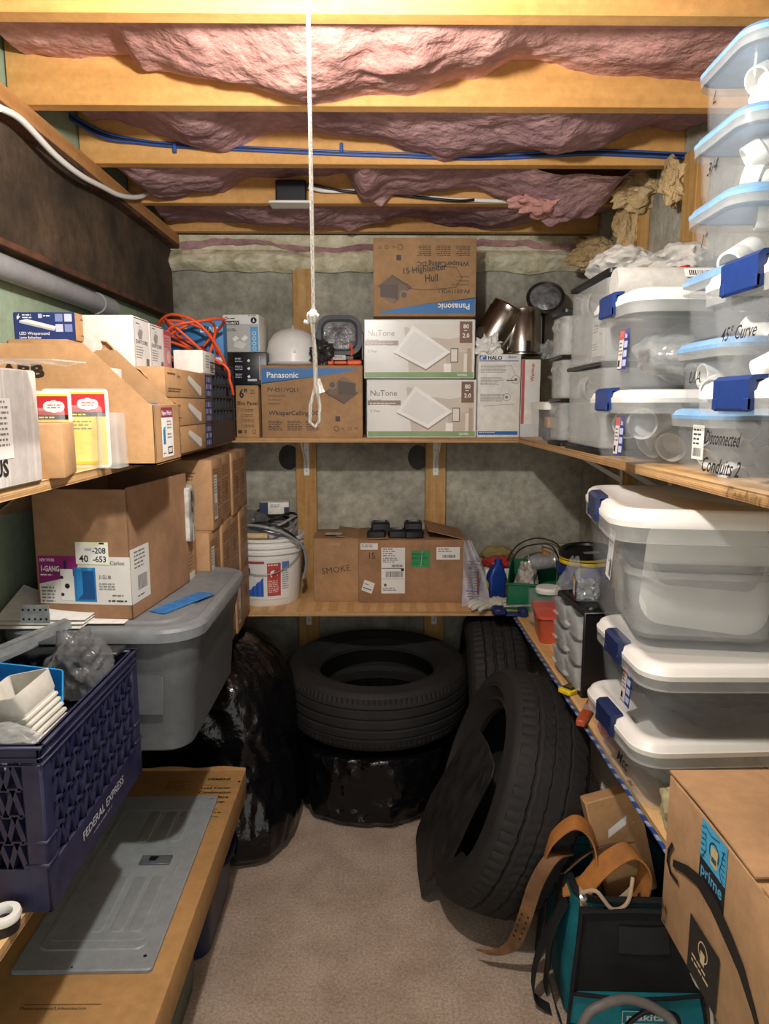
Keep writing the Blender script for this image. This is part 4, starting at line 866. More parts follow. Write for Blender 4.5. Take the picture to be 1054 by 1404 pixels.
inner_box('inner nested empty box inside the large clear box', .275, .26, .135, (.679, 1.49, z3+.034), -9)
b = MB(); b.rr([(0, .12, .105, .05), (.006, .125, .11, .05), (.010, .115, .10, .045)], 6); o = tag(b.build('box_lid', LIDW, loc=(.665, 1.385, z3+.145)), 'loose white lid standing upright inside the large clear box', 'lid'); o.rotation_euler = (R(82), R(6), R(-9))

# shipping carton at the right edge
t = thing('shipping_carton', 'large brown shipping carton with a curved black arrow at the right frame edge', 'box', (.645, .75, LS))
wA, dA, hA = .40, .50, .248
b = MB(); b.box((-wA/2, -dA/2, 0), (wA/2, dA/2, hA-.004), bev=.003, seg=2); b.build('carton', CARD, t)
b = MB(); b.slab(lambda u, v: (-wA/2 + wA*u, dA/2 - (dA/2-.004)*v, hA + .004*math.sin(PI*v) ), .003, 6, 6); b.build('top_flap', CARD, t)
b = MB(); b.slab(lambda u, v: (-wA/2 + wA*u, -dA/2 + (dA/2-.010)*v, hA + .001 + .003*math.sin(PI*v)), .003, 6, 6); b.build('top_flap', CARD, t)
P = []
# the arrow: u runs from the far end to the near end on the aisle face
arc = [(.055+.30*k/16, .150 - .0*k + (-.095*math.sin(PI*(k/16)*.62)) - .02*(k/16)) for k in range(17)]
top = [(.036, .128), (.083, .151), (.126, .164), (.168, .161), (.209, .146), (.238, .131), (.270, .100), (.300, .062)]
bot = [(.036, .116), (.074, .131), (.114, .142), (.156, .137), (.199, .123), (.232, .111), (.267, .087), (.298, .058)]
PA = P; P = []
P += [('r', .155, .105, .085, .105, '1e1f24'), ('r', .155, .152, .085, .060, '49a5cf'), ('t', 'prime', .160, .128, .026, '49a5cf', {'b': .015, 'w': .072})]
P += [('ring', .20, .180, .017, .003, '1d3f5c'), ('r', .19, .160, .022, .028, 'c8b27c'), ('r', .193, .165, .016, .008, '27566e'), ('l', [(.16, .15), (.175, .17), (.17, .195)], .0015, '1d3f5c'), ('l', [(.235, .148), (.22, .165), (.23, .2)], .0015, '1d3f5c'), ('l', [(.165, .205), (.19, .2), (.215, .206)], .0015, '1d3f5c')]
for k in range(7): P.append(('l', [(.158, .146+.009*k), (.168+.003*(k % 3), .149+.009*k)], .0013, '1d3f5c')); P.append(('l', [(.226, .150+.008*k), (.237, .147+.009*k)], .0013, '1d3f5c'))
P += [('r', .10, .005, .085, .085, '1f1e1e'), ('ring', .142, .062, .014, .002, 'c9b48c'), ('bars', .112, .035, .05, 2, .008, 'c9b48c'), ('r', .136, .044, .012, .018, 'c9b48c'), ('r', .008, .010, .002, .03, '1d1b1a'), ('r', .020, .010, .002, .03, '1d1b1a'), ('r', .008, .010, .014, .002, '1d1b1a'), ('l', [(.006, .03), (.009, .038), (.012, .03)], .002, '1d1b1a'), ('l', [(.018, .03), (.021, .038), (.024, .03)], .002, '1d1b1a')]
def remap(it, su, u0, sv, v0):
    k = it[0]
    if k in ('r', 'bc'): return (k, u0+(it[1])*su, v0+it[2]*sv, it[3]*su, it[4]*sv) + it[5:]
    if k in ('c',): return (k, u0+it[1]*su, v0+it[2]*sv, it[3]*su) + it[4:]
    if k == 'ring': return (k, u0+it[1]*su, v0+it[2]*sv, it[3]*su, it[4]) + it[5:]
    if k in ('p', 'l'): return (k, [(u0+x*su, v0+y*sv) for x, y in it[1]]) + it[2:]
    if k == 't': o = dict(it[6]); o['w'] = o['w']*su; return (k, it[1], u0+it[2]*su, v0+it[3]*sv, it[4]*sv, it[5], o)
    return (k, u0+it[1]*su, v0+it[2]*sv, it[3]*su) + it[4:]
P = [remap(i, .83, -.0165, .93, .047) if i[1] != 0 and not (i[0] in ('r', 'ring', 'bars') and i[2] < .09) and not (i[0] == 'l' and i[1][0][1] < .05) else i for i in P]
P += [('p', top + bot[::-1], '1d1b1a'), ('l', [(.030, .148), (.019, .130), (.018, .112), (.030, .102), (.055, .104)], .007, '1d1b1a')]
prints(t, face_T('left', wA, dA, hA), P)

# shelf edge rope: blue and white striped
pts = [(.529, 1.0 + .06*k, LS-.009 + .002*math.sin(k*2.1)) for k in range(29)]
STR = bpy.data.materials.new('striped_rope'); STR.use_nodes = True; nt = STR.node_tree; tc = nt.nodes.new('ShaderNodeTexCoord'); wv = nt.nodes.new('ShaderNodeTexWave'); wv.bands_direction = 'DIAGONAL'; wv.inputs['Scale'].default_value = 14
rp = nt.nodes.new('ShaderNodeValToRGB'); rp.color_ramp.interpolation = 'CONSTANT'; rp.color_ramp.elements[0].color = (*lin('#1f3f86'), 1); rp.color_ramp.elements[1].position = .6; rp.color_ramp.elements[1].color = (*lin('#8497ad'), 1)
nt.links.new(tc.outputs['Object'], wv.inputs[0]); nt.links.new(wv.outputs['Fac'], rp.inputs[0]); nt.links.new(rp.outputs[0], nt.nodes['Principled BSDF'].inputs['Base Color'])
b = MB(); b.tube(smooth_pts(pts, 3), .0042, 8); tag(b.build('striped_rope', STR, smooth=60), 'blue and white striped rope along the front edge of the right lower shelf', 'rope')

# small drawers
t = thing('parts_cabinet', 'black parts cabinet with six small clear drawers on the right lower shelf', 'drawers', (.655, 1.97, LS), 3)
w_, d_, h_ = .24, .24, .245
b = MB(); b.box((-w_/2+.02, -d_/2, 0), (w_/2, d_/2, .012), bev=.003); b.box((-w_/2+.02, -d_/2, h_-.016), (w_/2, d_/2, h_), bev=.005); b.box((-w_/2+.02, -d_/2, 0), (w_/2, -d_/2+.010, h_), bev=.004); b.box((-w_/2+.02, d_/2-.010, 0), (w_/2, d_/2, h_), bev=.004); b.box((w_/2-.008, -d_/2, 0), (w_/2, d_/2, h_))
b.rr([(h_-.004, w_/2-.02, d_/2-.02, .02, .01, 0), (h_+.006, w_/2-.03, d_/2-.02, .02, .01, 0)], 4); b.build('frame', BLACKP, t)
for i in range(3):
    for j in range(2):
        z0 = .016+i*.073; y0 = -d_/2+.012 + j*.109
        b = MB(); b.rr([(z0, .104, .052, .012, -.004, y0+.0535), (z0+.066, .108, .0525, .012, -.010, y0+.0535), (z0+.066, .1055, .050, .011, -.010, y0+.0535), (z0+.003, .1015, .0495, .011, -.004, y0+.0535)], 3)
        dr = b.build('drawer', CLEARM, t); b = MB(); b.box((-w_/2-.008, y0+.035, z0+.03), (-w_/2+.002, y0+.072, z0+.036), bev=.002); b.build('handle', CLEARM, dr)

def put(x, y, Z=LS): p = at(x, y, Z=Z); return p
# orange container
p = put(752, 884); t = thing('lidded_container', 'orange-red plastic container beside the parts cabinet', 'container', (p.x+.02, p.y+.09, LS), -6)
b = MB(); b.rr([(0, .038, .085, .02), (.09, .046, .098, .022)], 4); b.build('body', mat('orange_clear', '#c65a3c', .3, var=.15, alpha=.93), t)
b = MB(); b.rr([(.09, .052, .104, .024), (.098, .052, .104, .024), (.102, .044, .095, .02)], 4); b.build('lid', mat('coral_lid', '#d85a46', .4), t)
# clear square tub with white lid
t = thing('lidded_container', 'square clear tub with white round lid before the green bin', 'container', (.625, 2.50, LS), 5)
b = MB(); b.rr([(0, .055, .055, .01), (.125, .062, .062, .012), (.125, .0595, .0595, .010), (.003, .0525, .0525, .009)], 3); b.build('body', CLEAR, t)
b = MB(); b.lathe([(.001, .126), (.045, .126), (.047, .138), (.042, .146), (.001, .147)], 28); b.build('lid', LIDW, t)
crumple('hardware_bag', 'small bag of shiny hardware at the bottom of the square clear tub', 'bag', (.62, 2.49, LS+.004), (.04, .04, .025), CLEARM, 70)
# clear bag on the orange box
crumple('plastic_bag', 'tall crumpled clear plastic bag standing behind the orange-red container', 'bag', (.70, 2.46, LS), (.06, .06, .125), CLEARX, 71, .6, .5)
# blue clamp
t = thing('bar_clamp', 'blue and chrome clamp hanging over the shelf corner above the tires', 'clamp', (.515, 2.62, LS+.001))
b = MB(); b.box((-.075, -.03, .006), (-.02, .03, .034), bev=.008); b.box((-.03, -.02, .0), (.055, .02, .012), bev=.005); b.box((.03, -.03, .0), (.06, .03, .03), bev=.006); b.build('body', mat('navy_clamp', '#1c2c58', .4), t)
b = MB(); b.tube([(-.03, 0, .036), (.09, .0, .040)], .005, 10); b.build('bar', GALV, t)
# green stacking bin
t = thing('stacking_bin', 'green stacking bin holding a wire spool and bags in the back right corner', 'bin', (.635, 2.79, LS), -16)
b = MB(); x_, y_ = .095, .11
prof = [(-y_, .0), (y_, .0), (y_, .160), (-y_*.15, .160), (-y_, .105)]
for sx in (-x_, x_-.004):
    b.prism(prof, .004, T=Matrix(((0, 0, 1, sx), (1, 0, 0, 0), (0, 1, 0, 0), (0, 0, 0, 1))))
b.box((-x_, -y_, 0), (x_, y_, .004)); b.box((-x_, y_-.004, 0), (x_, y_, .160)); b.box((-x_, -y_, 0), (x_, -y_+.004, .105))
b.build('bin', GRNP, t)
b = MB()
for sx in (-x_, x_): b.box((sx-.005, -y_*.15, .154), (sx+.005, y_, .165), bev=.002)
b.box((-x_-.004, -y_-.005, .099), (x_+.004, -y_+.006, .108), bev=.002); b.build('rim', GRNP, t)
t = thing('wire_spool', 'silver wire spool lying on its side in the green bin', 'spool', (.665, 2.775, LS+.175), rot=(0, R(80), R(-12)))
b = MB(); b.lathe([(.001, -.052), (.036, -.052), (.036, -.048), (.030, -.046)] + [(.030 + .0015*(k % 2), -.046+.092*k/24) for k in range(25)] + [(.036, .048), (.036, .052), (.001, .052)], 30); b.build('wire', mat('wire_metal', '#b9bcbe', .3, .5), t)
crumple('hardware_bag', 'clear bag of brown parts in the green bin left of the spool', 'bag', (.60, 2.76, LS+.02), (.045, .05, .085), mat('bagged_parts', '#8f8274', .3, scale=40, col2='#c9c4bc', alpha=.9), 73, .5, .4)
for k, pp in enumerate(([(.55, 2.92, LS+.15), (.60, 2.95, LS+.21), (.68, 2.95, LS+.24), (.76, 2.93, LS+.22), (.80, 2.92, LS+.15)], [(.56, 2.90, LS+.13), (.60, 2.93, LS+.19), (.67, 2.94, LS+.215), (.74, 2.92, LS+.21), (.78, 2.9, LS+.12)])):
    cable('black_wire', pp, .003, BLKC, ('outer', 'inner')[k] + ' black wire arching over the green bin')
t = carton('part_box', 'orange-ended small box behind the wire spool', .04, .04, .05, (.70, 2.90, LS+.145), mat('orange_card', '#e07a26', .5), seam=False, rot=(0, R(20), 0))
t = carton('panel_box', 'beige flat box leaning at the back right corner behind the blue bucket', .10, .03, .21, (.765, 2.99, LS), mat('beige_card', '#b5ae98', .7), seam=False)
t = carton('panel_box', 'white box behind the wire spool standing under the beige flat box', .09, .05, .11, (.755, 2.93, LS), WCARD, seam=False)
# bottles, glove, boxes left of it
t = carton('part_box', 'white box with a small blue logo behind the blue bottle', .15, .10, .115, (.535, 2.97, LS), WCARD, seam=False)
prints(t, face_T('front', .15, .1, .115), [('r', .115, .075, .022, .02, '2e5c9e'), ('bars', .02, .09, .06, 2, .008, '888888')])
crumple('red_pouch', 'red plastic pouch lying on the white box in the back corner', 'pouch', (.52, 2.95, LS+.116), (.07, .045, .025), mat('red_film', '#b53434', .3), 75, .3, .3)
crumple('olive_pouch', 'olive pouch behind the red pouch in the back corner', 'pouch', (.53, 3.04, LS+.116), (.075, .03, .04), mat('olive_film', '#8b7d48', .6), 76, .3, .2)
t = thing('oil_bottle', 'tall blue plastic bottle between the glove and the green bin', 'bottle', (.495, 2.86, LS), 12)
b = MB(); b.rr([(0, .034, .022, .012), (.004, .037, .025, .012), (.10, .037, .025, .012), (.135, .026, .020, .012, .004, 0), (.15, .014, .014, .013, .008, 0)], 4); b.build('body', BLUEP, t)
b = MB(); b.lathe([(.001, .15), (.015, .15), (.015, .17), (.001, .171)], 16, T=TR(.008)); b.build('cap', BLUEP, t)
t = thing('glue_bottle', 'yellow wood-glue bottle with red label beside the blue bottle', 'bottle', (.432, 2.84, LS))
b = MB(); b.rr([(0, .026, .018, .01), (.004, .029, .02, .01), (.075, .029, .02, .01), (.095, .018, .016, .012)], 4); b.build('body', YELP, t)
b = MB(); b.lathe([(.001, .095), (.012, .095), (.010, .11), (.004, .118), (.001, .118)], 14); b.build('cap', BLACKP, t)
prints(t, face_T('front', .058, .042, .1), [('r', .012, .02, .036, .05, '2b2a28'), ('r', .016, .045, .028, .018, 'c03a2a'), ('r', .016, .026, .028, .012, 'd9c32a')])
def glove(loc, rz):
    t = thing('work_glove', 'off-white work glove lying at the front edge of the back corner', 'glove', loc, rz); t.scale = (1.15, 1.15, 1.3)
    b = MB(); b.blob((0, 0, .014), (.045, .036, .016), .25, 2.5, 4, .2, 4, 3, flatz=0)
    b.blob((.05, 0, .012), (.035, .028, .012), .2, 3, 3, .15, 4, 8, flatz=0)
    for k, (dy, L) in enumerate(((-.028, .055), (-.010, .068), (.010, .064), (.026, .050))):
        b.tube([(-.03, dy, .012), (-.045-L*.3, dy*1.2, .018), (-.04-L*.75, dy*1.35, .016), (-.04-L, dy*1.4, .008)], [.010, .0095, .009, .006], 8)
    b.tube([(.0, .03, .012), (-.015, .055, .018), (-.035, .068, .010)], [.011, .010, .007], 8)
    b.build('glove', mat('glove_fabric', '#cfcbbd', .9, bump=.4, bscale=90, bdist=.002), t, smooth=70)
    b = MB(); b.tube([(.075, -.026, .006), (.08, 0, .020), (.075, .026, .006)], .006, 8); b.build('cuff', WHITEC, t)
glove((.475, 2.735, LS), 25)
# plastic mailer standing beside the numbered carton
t = thing('plastic_mailer', 'translucent printed plastic mailer standing right of the wide carton', 'bag', (.41, 2.83, LS), -8)
b = MB(); b.slab(lambda u, v: (-.055+.11*u*(1-.75*v**1.6)+.0*v, -.09+.02*math.sin(5*v)+.018*math.sin(u*7+v*3), .272*v), .004, 10, 16); b.build('pouch', mat('mailer_film', '#c3bec4', .35, var=.08, scale=20, bump=.8, bscale=14, bdist=.01, alpha=.9), t, smooth=70)
prints(t, Matrix(((1, 0, 0, -.05), (0, 0, -1, -.115), (0, 1, 0, 0), (0, 0, 0, 1))), [('bars', .015, .19-.0, .055, 14, .011, '6f6c78'), ('bars', .01, .07, .07, 1, .010, '3a4fa0'), ('r', .052, .06, .006, .09, '6a2730')])
# blue bucket with yellow ring and black lids
t = thing('plastic_bucket', 'dark blue bucket with a yellow rim in the back right corner', 'bucket', (.785, 2.60, LS)); t.scale = (.80, .80, 1)
b = MB(); b.lathe([(.001, 0), (.095, 0), (.10, .006), (.115, .17), (.128, .175), (.128, .205), (.124, .21), (.116, .21), (.096, .008), (.001, .008)], 40); b.build('body', mat('deep_blue_plastic', '#152a78', .4), t)
b = MB()
for zz in (.214, .232): b.lathe([(.10, zz), (.118, zz), (.121, zz+.006), (.118, zz+.014), (.10, zz+.014), (.10, zz)], 40)
b.build('rim', YELP, t)
t = thing('bucket_lid', 'black round lid lying tilted on top of the blue bucket', 'lid', (.785, 2.60, LS+.247), rot=(R(3), R(-4), 0)); t.scale = (.80, .80, 1)
b = MB(); b.lathe([(.001, .012), (.09, .012), (.095, .02), (.118, .022), (.124, .018), (.122, .0), (.116, .0), (.112, .014), (.001, .008)], 40); b.build('lid', BLACKP, t)
b = MB(); b.box((-.02, -.06, .0125), (.05, -.03, .014)); b.build('label', mat('grey_label', '#8a8a88', .6), t)
t = thing('screw_jar', 'clear jar of screws with purple and yellow label on the parts cabinet', 'jar', (.600, 1.96, LS+.252), -10)
b = MB(); b.rr([(0, .033, .033, .008), (.07, .035, .035, .01), (.085, .028, .028, .02), (.095, .026, .026, .02), (.095, .024, .024, .019), (.084, .026, .026, .018), (.07, .033, .033, .009), (.002, .031, .031, .007)], 4); b.build('jar', CLEAR, t)
b = MB(); b.blob((0, 0, .026), (.030, .030, .026), .1, 3, 4, .5, 12, 9, flatz=.003, box=.6); b.build('screws', GALV, t, smooth=20)
prints(t, face_T('left', .068, .068, .1), [('r', .0, .0, .068, .066, '5a2a4c'), ('r', .008, .010, .044, .050, 'e7e3da'), ('r', .008, .052, .05, .010, 'd9b92c'), ('l', [(.02, .02), (.03, .045), (.04, .03)], .003, '5a5550')], gap=.001)
# yellow tool, papers, orange level
p = put(790, 944); t = thing('utility_tool', 'yellow and black angle finder on the right lower shelf', 'tool', (p.x+.012, p.y, LS), 35); t.scale = (1.35, 1.35, 1)
b = MB(); b.box((-.055, -.016, 0), (.055, .016, .014), bev=.003); b.build('body', YELP, t)
b = MB(); b.box((-.045, -.012, .0135), (.045, .012, .018), bev=.001); b.build('dial', BLACKP, t)
prints(t, Matrix(((1, 0, 0, -.045), (0, 1, 0, -.012), (0, 0, 1, .018), (0, 0, 0, 1))), [('l', [(.006+.008*k, .004), (.006+.008*k, .018)], .001, 'e7c81d') for k in range(10)])
p = put(820, 940); t = thing('paper_stack', 'small stack of white papers below the parts cabinet', 'paper', (p.x+.01, p.y+.02, LS), 0)
for k in range(3):
    b = MB(); b.box((-.05, -.035, .0025*k), (.05, .035, .0025*k+.002), T=TR(rz=k*4-3)); b.build('sheet', PAPER, t)
p = put(818, 985); t = thing('orange_level', 'orange plastic level on the shelf edge left of the bottom latched box', 'tool', (p.x-.015, p.y+.03, LS), 62)
b = MB(); b.box((-.09, -.012, 0), (.09, .012, .018), bev=.003); b.build('body', mat('level_orange', '#b3522f', .4), t)
b = MB(); b.box((-.02, -.0125, .006), (.02, .0125, .0185), bev=.002); b.build('vial', CLEARM, t)
p = put(838, 1015); crumple('red_pouch', 'crumpled red packet wedged beside the bottom latched box', 'pouch', (p.x-.005, p.y+.03, LS), (.015, .035, .02), mat('red_film', '#b53434', .3), 79)
# ------------------------------------------------------------------ lower back shelf
t = thing('joint_compound_bucket', 'white joint compound bucket with blue print overflowing with cable and bags', 'bucket', (-.455, 2.885, LS))
b = MB(); b.lathe([(.001, 0), (.128, 0), (.132, .005), (.143, .20), (.143, .212), (.155, .214), (.155, .222), (.145, .224), (.146, .236), (.155, .238), (.155, .246), (.147, .248), (.148, .262), (.156, .264), (.156, .275), (.148, .276), (.138, .20), (.126, .008), (.001, .008)], 56); b.build('body', WHITEP, t)
b = MB(); b.tube([(.150*math.cos(R(a)), .150*math.sin(R(a)) - .004, .235 - .10*math.sin(R((a+200)/220*0+ (a+178)*180/176))) for a in range(-178, -1, 8)], .002, 6); b.build('handle', GALV, t)
def wrap(t, rad0, rad1, z0, z1, H, items, name='printed_label'):
    """print wrapped on the bucket wall: u is arc length from -X over -Y"""
    o = prints(t, Matrix.Identity(4), items, name, gap=0, step=.00008)
    for v in o.data.vertices:
        u, z, n = v.co; k = (z-0)/H; r = rad0 + (rad1-rad0)*k + .0008 + n; a = -PI/2 + (u)/rad1
        v.co = Vector((r*math.cos(a), r*math.sin(a), z))
    return o
def dense(u0, u1, v, h, c, n=14): return [('r', u0+(u1-u0)*k/n, v, (u1-u0)/n, h, c) for k in range(n)]
P = dense(-.11, .115, .03, .165, 'dfdfda', 20) + dense(-.11, .010, .178, .010, 'a8433c', 10) + dense(.020, .075, .045, .135, 'b4473f', 6) + [('c', .047, .135, .020, 'e6dcd6'), ('ring', .047, .135, .020, .004, 'a8302a'), ('p', [(.036, .132), (.05, .142), (.058, .128), (.044, .122)], 'a8302a'), ('bars', .024, .170, .045, 1, .010, 'eeeeee'), ('bars', .024, .105, .045, 7, .0075, 'e3c8c2')]
P += [('t', 'US3', -.105, .135, .036, '1f2b6b', {'b': .03}), ('bars', -.085, .130, .04, 2, .007, '1f2b6b'), ('bars', .082, .17, .03, 12, .009, '8a8f9c')] + dense(.080, .112, .155, .028, '5e78b4', 3)
tri = [(-.075, .045), (.008, .045), (.008, .125), (-.004, .118), (-.006, .100), (-.018, .104), (-.024, .085), (-.040, .088), (-.042, .070), (-.060, .072), (-.064, .056)]
P += [('p', [(-.075+.01*k, .045), (-.065+.01*k, .045), (-.065+.01*k, .055+.009*k+.006*(k % 2)), (-.075+.01*k, .050+.009*k)], '2a55b0' if k % 2 else '3a6ac6') for k in range(8)]
wrap(t, .134, .1435, 0, .2, .2, P)
# contents of the bucket
rnd = random.Random(11)
for k in range(4):
    pts = []
    for i in range(28):
        a = i/28*2*PI; pts.append(((.115-.01*k)*math.cos(a)+.01*k, (.10-.008*k)*math.sin(a), .30+.016*k+.020*math.sin(a*2+k)))
    b = MB(); b.tube(pts, .0055, 8, closed=True); tag(b.build('cable_coil', (PVCG, GALV, PVCG, BLKC)[k], loc=(-.445, 2.88, LS)), ('lowest grey', 'shiny metal', 'upper grey', 'topmost black')[k] + ' cable coil piled on the white bucket', 'cable')
cable('grey_cable', [(-.60, 2.80, LS+.31), (-.50, 2.74, LS+.335), (-.38, 2.735, LS+.31), (-.30, 2.77, LS+.25), (-.285, 2.80, LS+.17), (-.30, 2.82, LS+.10)], .006, PVCG, 'grey cable hanging over the right side of the white bucket')
cable('grey_cable', [(-.55, 2.77, LS+.32), (-.44, 2.73, LS+.345), (-.34, 2.745, LS+.30), (-.295, 2.79, LS+.22), (-.30, 2.80, LS+.13)], .005, BLKC, 'black cable hanging over the right side of the white bucket')
crumple('plastic_bag', 'dull grey plastic bag on top of the white bucket', 'bag', (-.51, 2.82, LS+.275), (.085, .07, .055), mat('grey_film', '#77797b', .15, alpha=.5, bump=1, bscale=20, bdist=.01), 81)
b = MB(); b.lathe([(.001, -.045), (.012, -.045), (.012, .045), (.001, .045)], 16, T=TR(0, 0, .012, ry=90)); tag(b.build('wooden_dowel', mat('dowel', '#d9c08f', .6), loc=(-.475, 2.752, LS+.277)), 'short pale dowel on the rim of the white bucket', 'dowel')
t = carton('part_box', 'small white and navy box on top of the bucket cables', .12, .10, .05, (-.425, 2.93, LS+.355), WCARD, seam=False, rz=5)
prints(t, face_T('front', .12, .1, .05), [('r', 0, .0, .035, .05, '26324f'), ('r', .10, .0, .02, .03, '26324f'), ('bars', .045, .038, .04, 2, .008, '777777')])
b = MB(); b.loft([[(-.012, 0, 0), (.012, 0, 0), (.012, .003, 0), (-.012, .003, 0)], [(-.035, .03, .125), (-.018, .03, .125), (-.018, .033, .125), (-.035, .033, .125)]]); tag(b.build('white_strip', WHITEP, loc=(-.545, 2.715, LS), smooth=0), 'narrow white strip leaning against the white bucket', 'strip')

# SMOKE carton and the wide carton
def open_flaps(t, w_, d_, h_, m, flaps):
    for k, (side, ang, L) in enumerate(flaps):
        b = MB(); a = R(ang)
        if side == 'right': f = lambda u, v: (w_/2 - math.cos(a)*L*v, -d_/2+d_*u, h_+.001+math.sin(a)*L*v)
        elif side == 'left': f = lambda u, v: (-w_/2 + math.cos(a)*L*v, -d_/2+d_*u, h_+.001+math.sin(a)*L*v)
        elif side == 'front': f = lambda u, v: (-w_/2+w_*u, -d_/2 + math.cos(a)*L*v, h_+.003+math.sin(a)*L*v)
        else: f = lambda u, v: (-w_/2+w_*u, d_/2 - math.cos(a)*L*v, h_+.003+math.sin(a)*L*v)
        b.slab(f, .003, 4, 4); b.build('flap', m, t)
t = carton('small_carton', 'brown carton with the word SMOKE in pencil between the bucket and the wide carton', .185, .24, .262, (-.166, 2.945, LS), CARD, seam=True)
open_flaps(t, .185, .24, .262, CARD, [('right', 8, .09), ('front', 3, .1)])
prints(t, face_T('front', .185, .24, .262), [('t', 'SMOKE', .035, .115, .036, '4d3a2a', {'rot': 8, 'w': .118}), ('r', .065, .235, .045, .012, TAPE)])
prints(t, face_T('top', .185, .24, .27), [('r', .045, .02, .07, .05, 'c9c4bb')], name='top_label', gap=.006)
t = carton('wide_carton', 'wide brown shipping carton with labels and the number 15 on the lower back shelf', .435, .26, .262, (.144, 2.935, LS), CARD3, seam=True)
open_flaps(t, .435, .26, .262, CARD3, [('right', 14, .16), ('left', 2, .12)])
LB = 'dcdad4'
P = [('r', .008, .222, .07, .026, LB), ('bars', .012, .240, .055, 2, .008, '777777'), ('t', '15', .036, .185, .036, '1c1611', {'b': -.0, 'w': .030}), ('r', .092, .040, .096, .190, LB), ('bars', .098, .222, .05, 4, .009, '555555'), ('bars', .098, .185, .06, 3, .008, '555555'), ('bc', .135, .150, .045, .010, '222222'), ('r', .094, .143, .080, .003, '333333'), ('r', .172, .133, .012, .012, '151515'), ('bc', .110, .108, .07, .024, '222222'), ('r', .094, .100, .092, .001, '555555'), ('c', .108, .075, .006, '555555'), ('bars', .098, .060, .06, 2, .008, '666666')]
P += [('p', [(.010, .055), (.052, .038), (.066, .082), (.024, .098)], LB), ('l', [(.020, .065), (.050, .054)], .004, '333333'), ('l', [(.024, .082), (.040, .076)], .003, '555555')]
P += [('r', .212, .150, .078, .068, '2a8a4e'), ('t', 'INVOICE', .216, .198, .014, '11321e', {'b': .02, 'w': .050}), ('t', 'ENCLOSED', .216, .182, .014, '11321e', {'b': .02, 'w': .066}), ('bars', .216, .170, .06, 2, .008, '175c33'), ('l', [(.252, .150), (.258, .218)], .0025, '8ab89a')]
P += [('r', .315, .180, .095, .052, LB), ('bars', .322, .222, .06, 2, .009, '555555'), ('bc', .34, .188, .05, .012, '222222'), ('l', [(.285, 0), (.286, .25)], .0008, '7a5638')]
prints(t, face_T('front', .435, .26, .262), P)
# three small black devices
zz = LS+.262+.006
for k, (x, y, z, rz, lb) in enumerate(((.0, 2.86, zz, -4, 'black square device under the left one of the top pair'), (.015, 2.865, zz+.0325, 3, 'black square device lying on top at the left of the wide carton'), (.085, 2.87, zz, 2, 'black square device between the two raised ones on the wide carton'), (.150, 2.86, zz, 6, 'black square device under the right one of the top pair'), (.150, 2.87, zz+.0325, -4, 'black square device lying on top at the right of the wide carton'))):
    t = thing('square_device', lb, 'device', (x, y, z), rz)
    b = MB(); b.rr([(0, .037, .037, .006), (.022, .037, .037, .006), (.028, .031, .031, .005), (.028, .026, .026, .004), (.022, .024, .024, .004)], 3); b.build('case', BLACKP, t)
    b = MB(); b.box((-.023, -.023, .0215), (.023, .023, .024), bev=.002); b.build('screen', mat('device_screen', '#4a4b4d', .2), t)

# ------------------------------------------------------------------ lower left: carton wall by the back shelf
n = 0; hR = .2125
rows = ((2.135, .138, 4), (2.06, .148, 4), (2.10, .148, 4))
rn = ('bottom', 'middle', 'top'); cn = ('nearest', 'second', 'third', 'fourth', 'fifth')
for r, (y0, dd, cnt) in enumerate(rows):
    for c in range(cnt):
        y = y0 + dd*(c+.5)
        hh = hR if not (r == 0 and c == 0) else hR
        if y + dd/2 > 2.72: continue
        x1 = -.49 - .006*((c+r) % 2)
        t = carton('stacked_carton', '%s brown carton in the %s row of the carton wall at the left end' % (cn[c], rn[r]), .34, dd-.003, hh, (x1-.17, y, LS+hR*r + .0002*r), CARD, seam=False)
        P = [('r', .012, .020, dd-.03, hh-.045, 'a67d55')] + [('bars', .018, hh-.035-.042*q, dd-.045, 4, .0085, '5d4127') for q in range(4)] + [('c', dd/2, hh*.5, .020, '7b5a3c'), ('ring', dd/2, hh*.5, .022, .002, '4e3822')]
        if (r, c) in ((2, 0), (0, 2), (0, 1), (1, 0)): P += [('r', .02, .03, .040, .135, 'dedbd3'), ('bars', .024, .155, .03, 6, .009, '555555'), ('bc', .024, .04, .03, .04, '222222')]
        prints(t, face_T('right', .34, dd-.003, hh), P)
        if c == 0: prints(t, face_T('front', .34, dd, hh), [('bars', .22, hh-.04, .08, 3, .01, '7b5a3c')])
# bagged card in front of the wall
t = carton('small_carton', 'brown carton in front of the carton wall behind the open carton', .12, .13, .213, (-.585, 1.975-.012, LS+hR), CARD2, seam=False)
prints(t, face_T('right', .12, .13, .213), [('bars', .02, .18, .07, 6, .01, '7b5a3c'), ('r', .03, .02, .07, .10, 'dedbd3')])
t = thing('wrapped_card', 'clear wrapped white card on the carton behind the open carton', 'package', (-.565, 1.96, LS+hR*2+.002), 8)
b = MB(); b.box((-.05, -.05, 0), (.05, .05, .15), bev=.004); b.build('card', mat('dull_white_card', '#bdbab3', .4, var=.25, scale=18), t)
b = MB(); b.box((-.052, -.052, .0), (.052, .052, .153), bev=.008); b.build('film', WRAP, t)
prints(t, face_T('right', .1, .1, .15), [('r', .005, .08, .03, .06, '1d1c1c'), ('c', .065, .11, .018, '8f8c86'), ('t', 'BV', .008, .095, .022, W_, {'b': .01}), ('c', .06, .05, .018, 'd9d7d2'), ('r', .0, .0, .04, .05, 'ecebe6')], gap=.003)

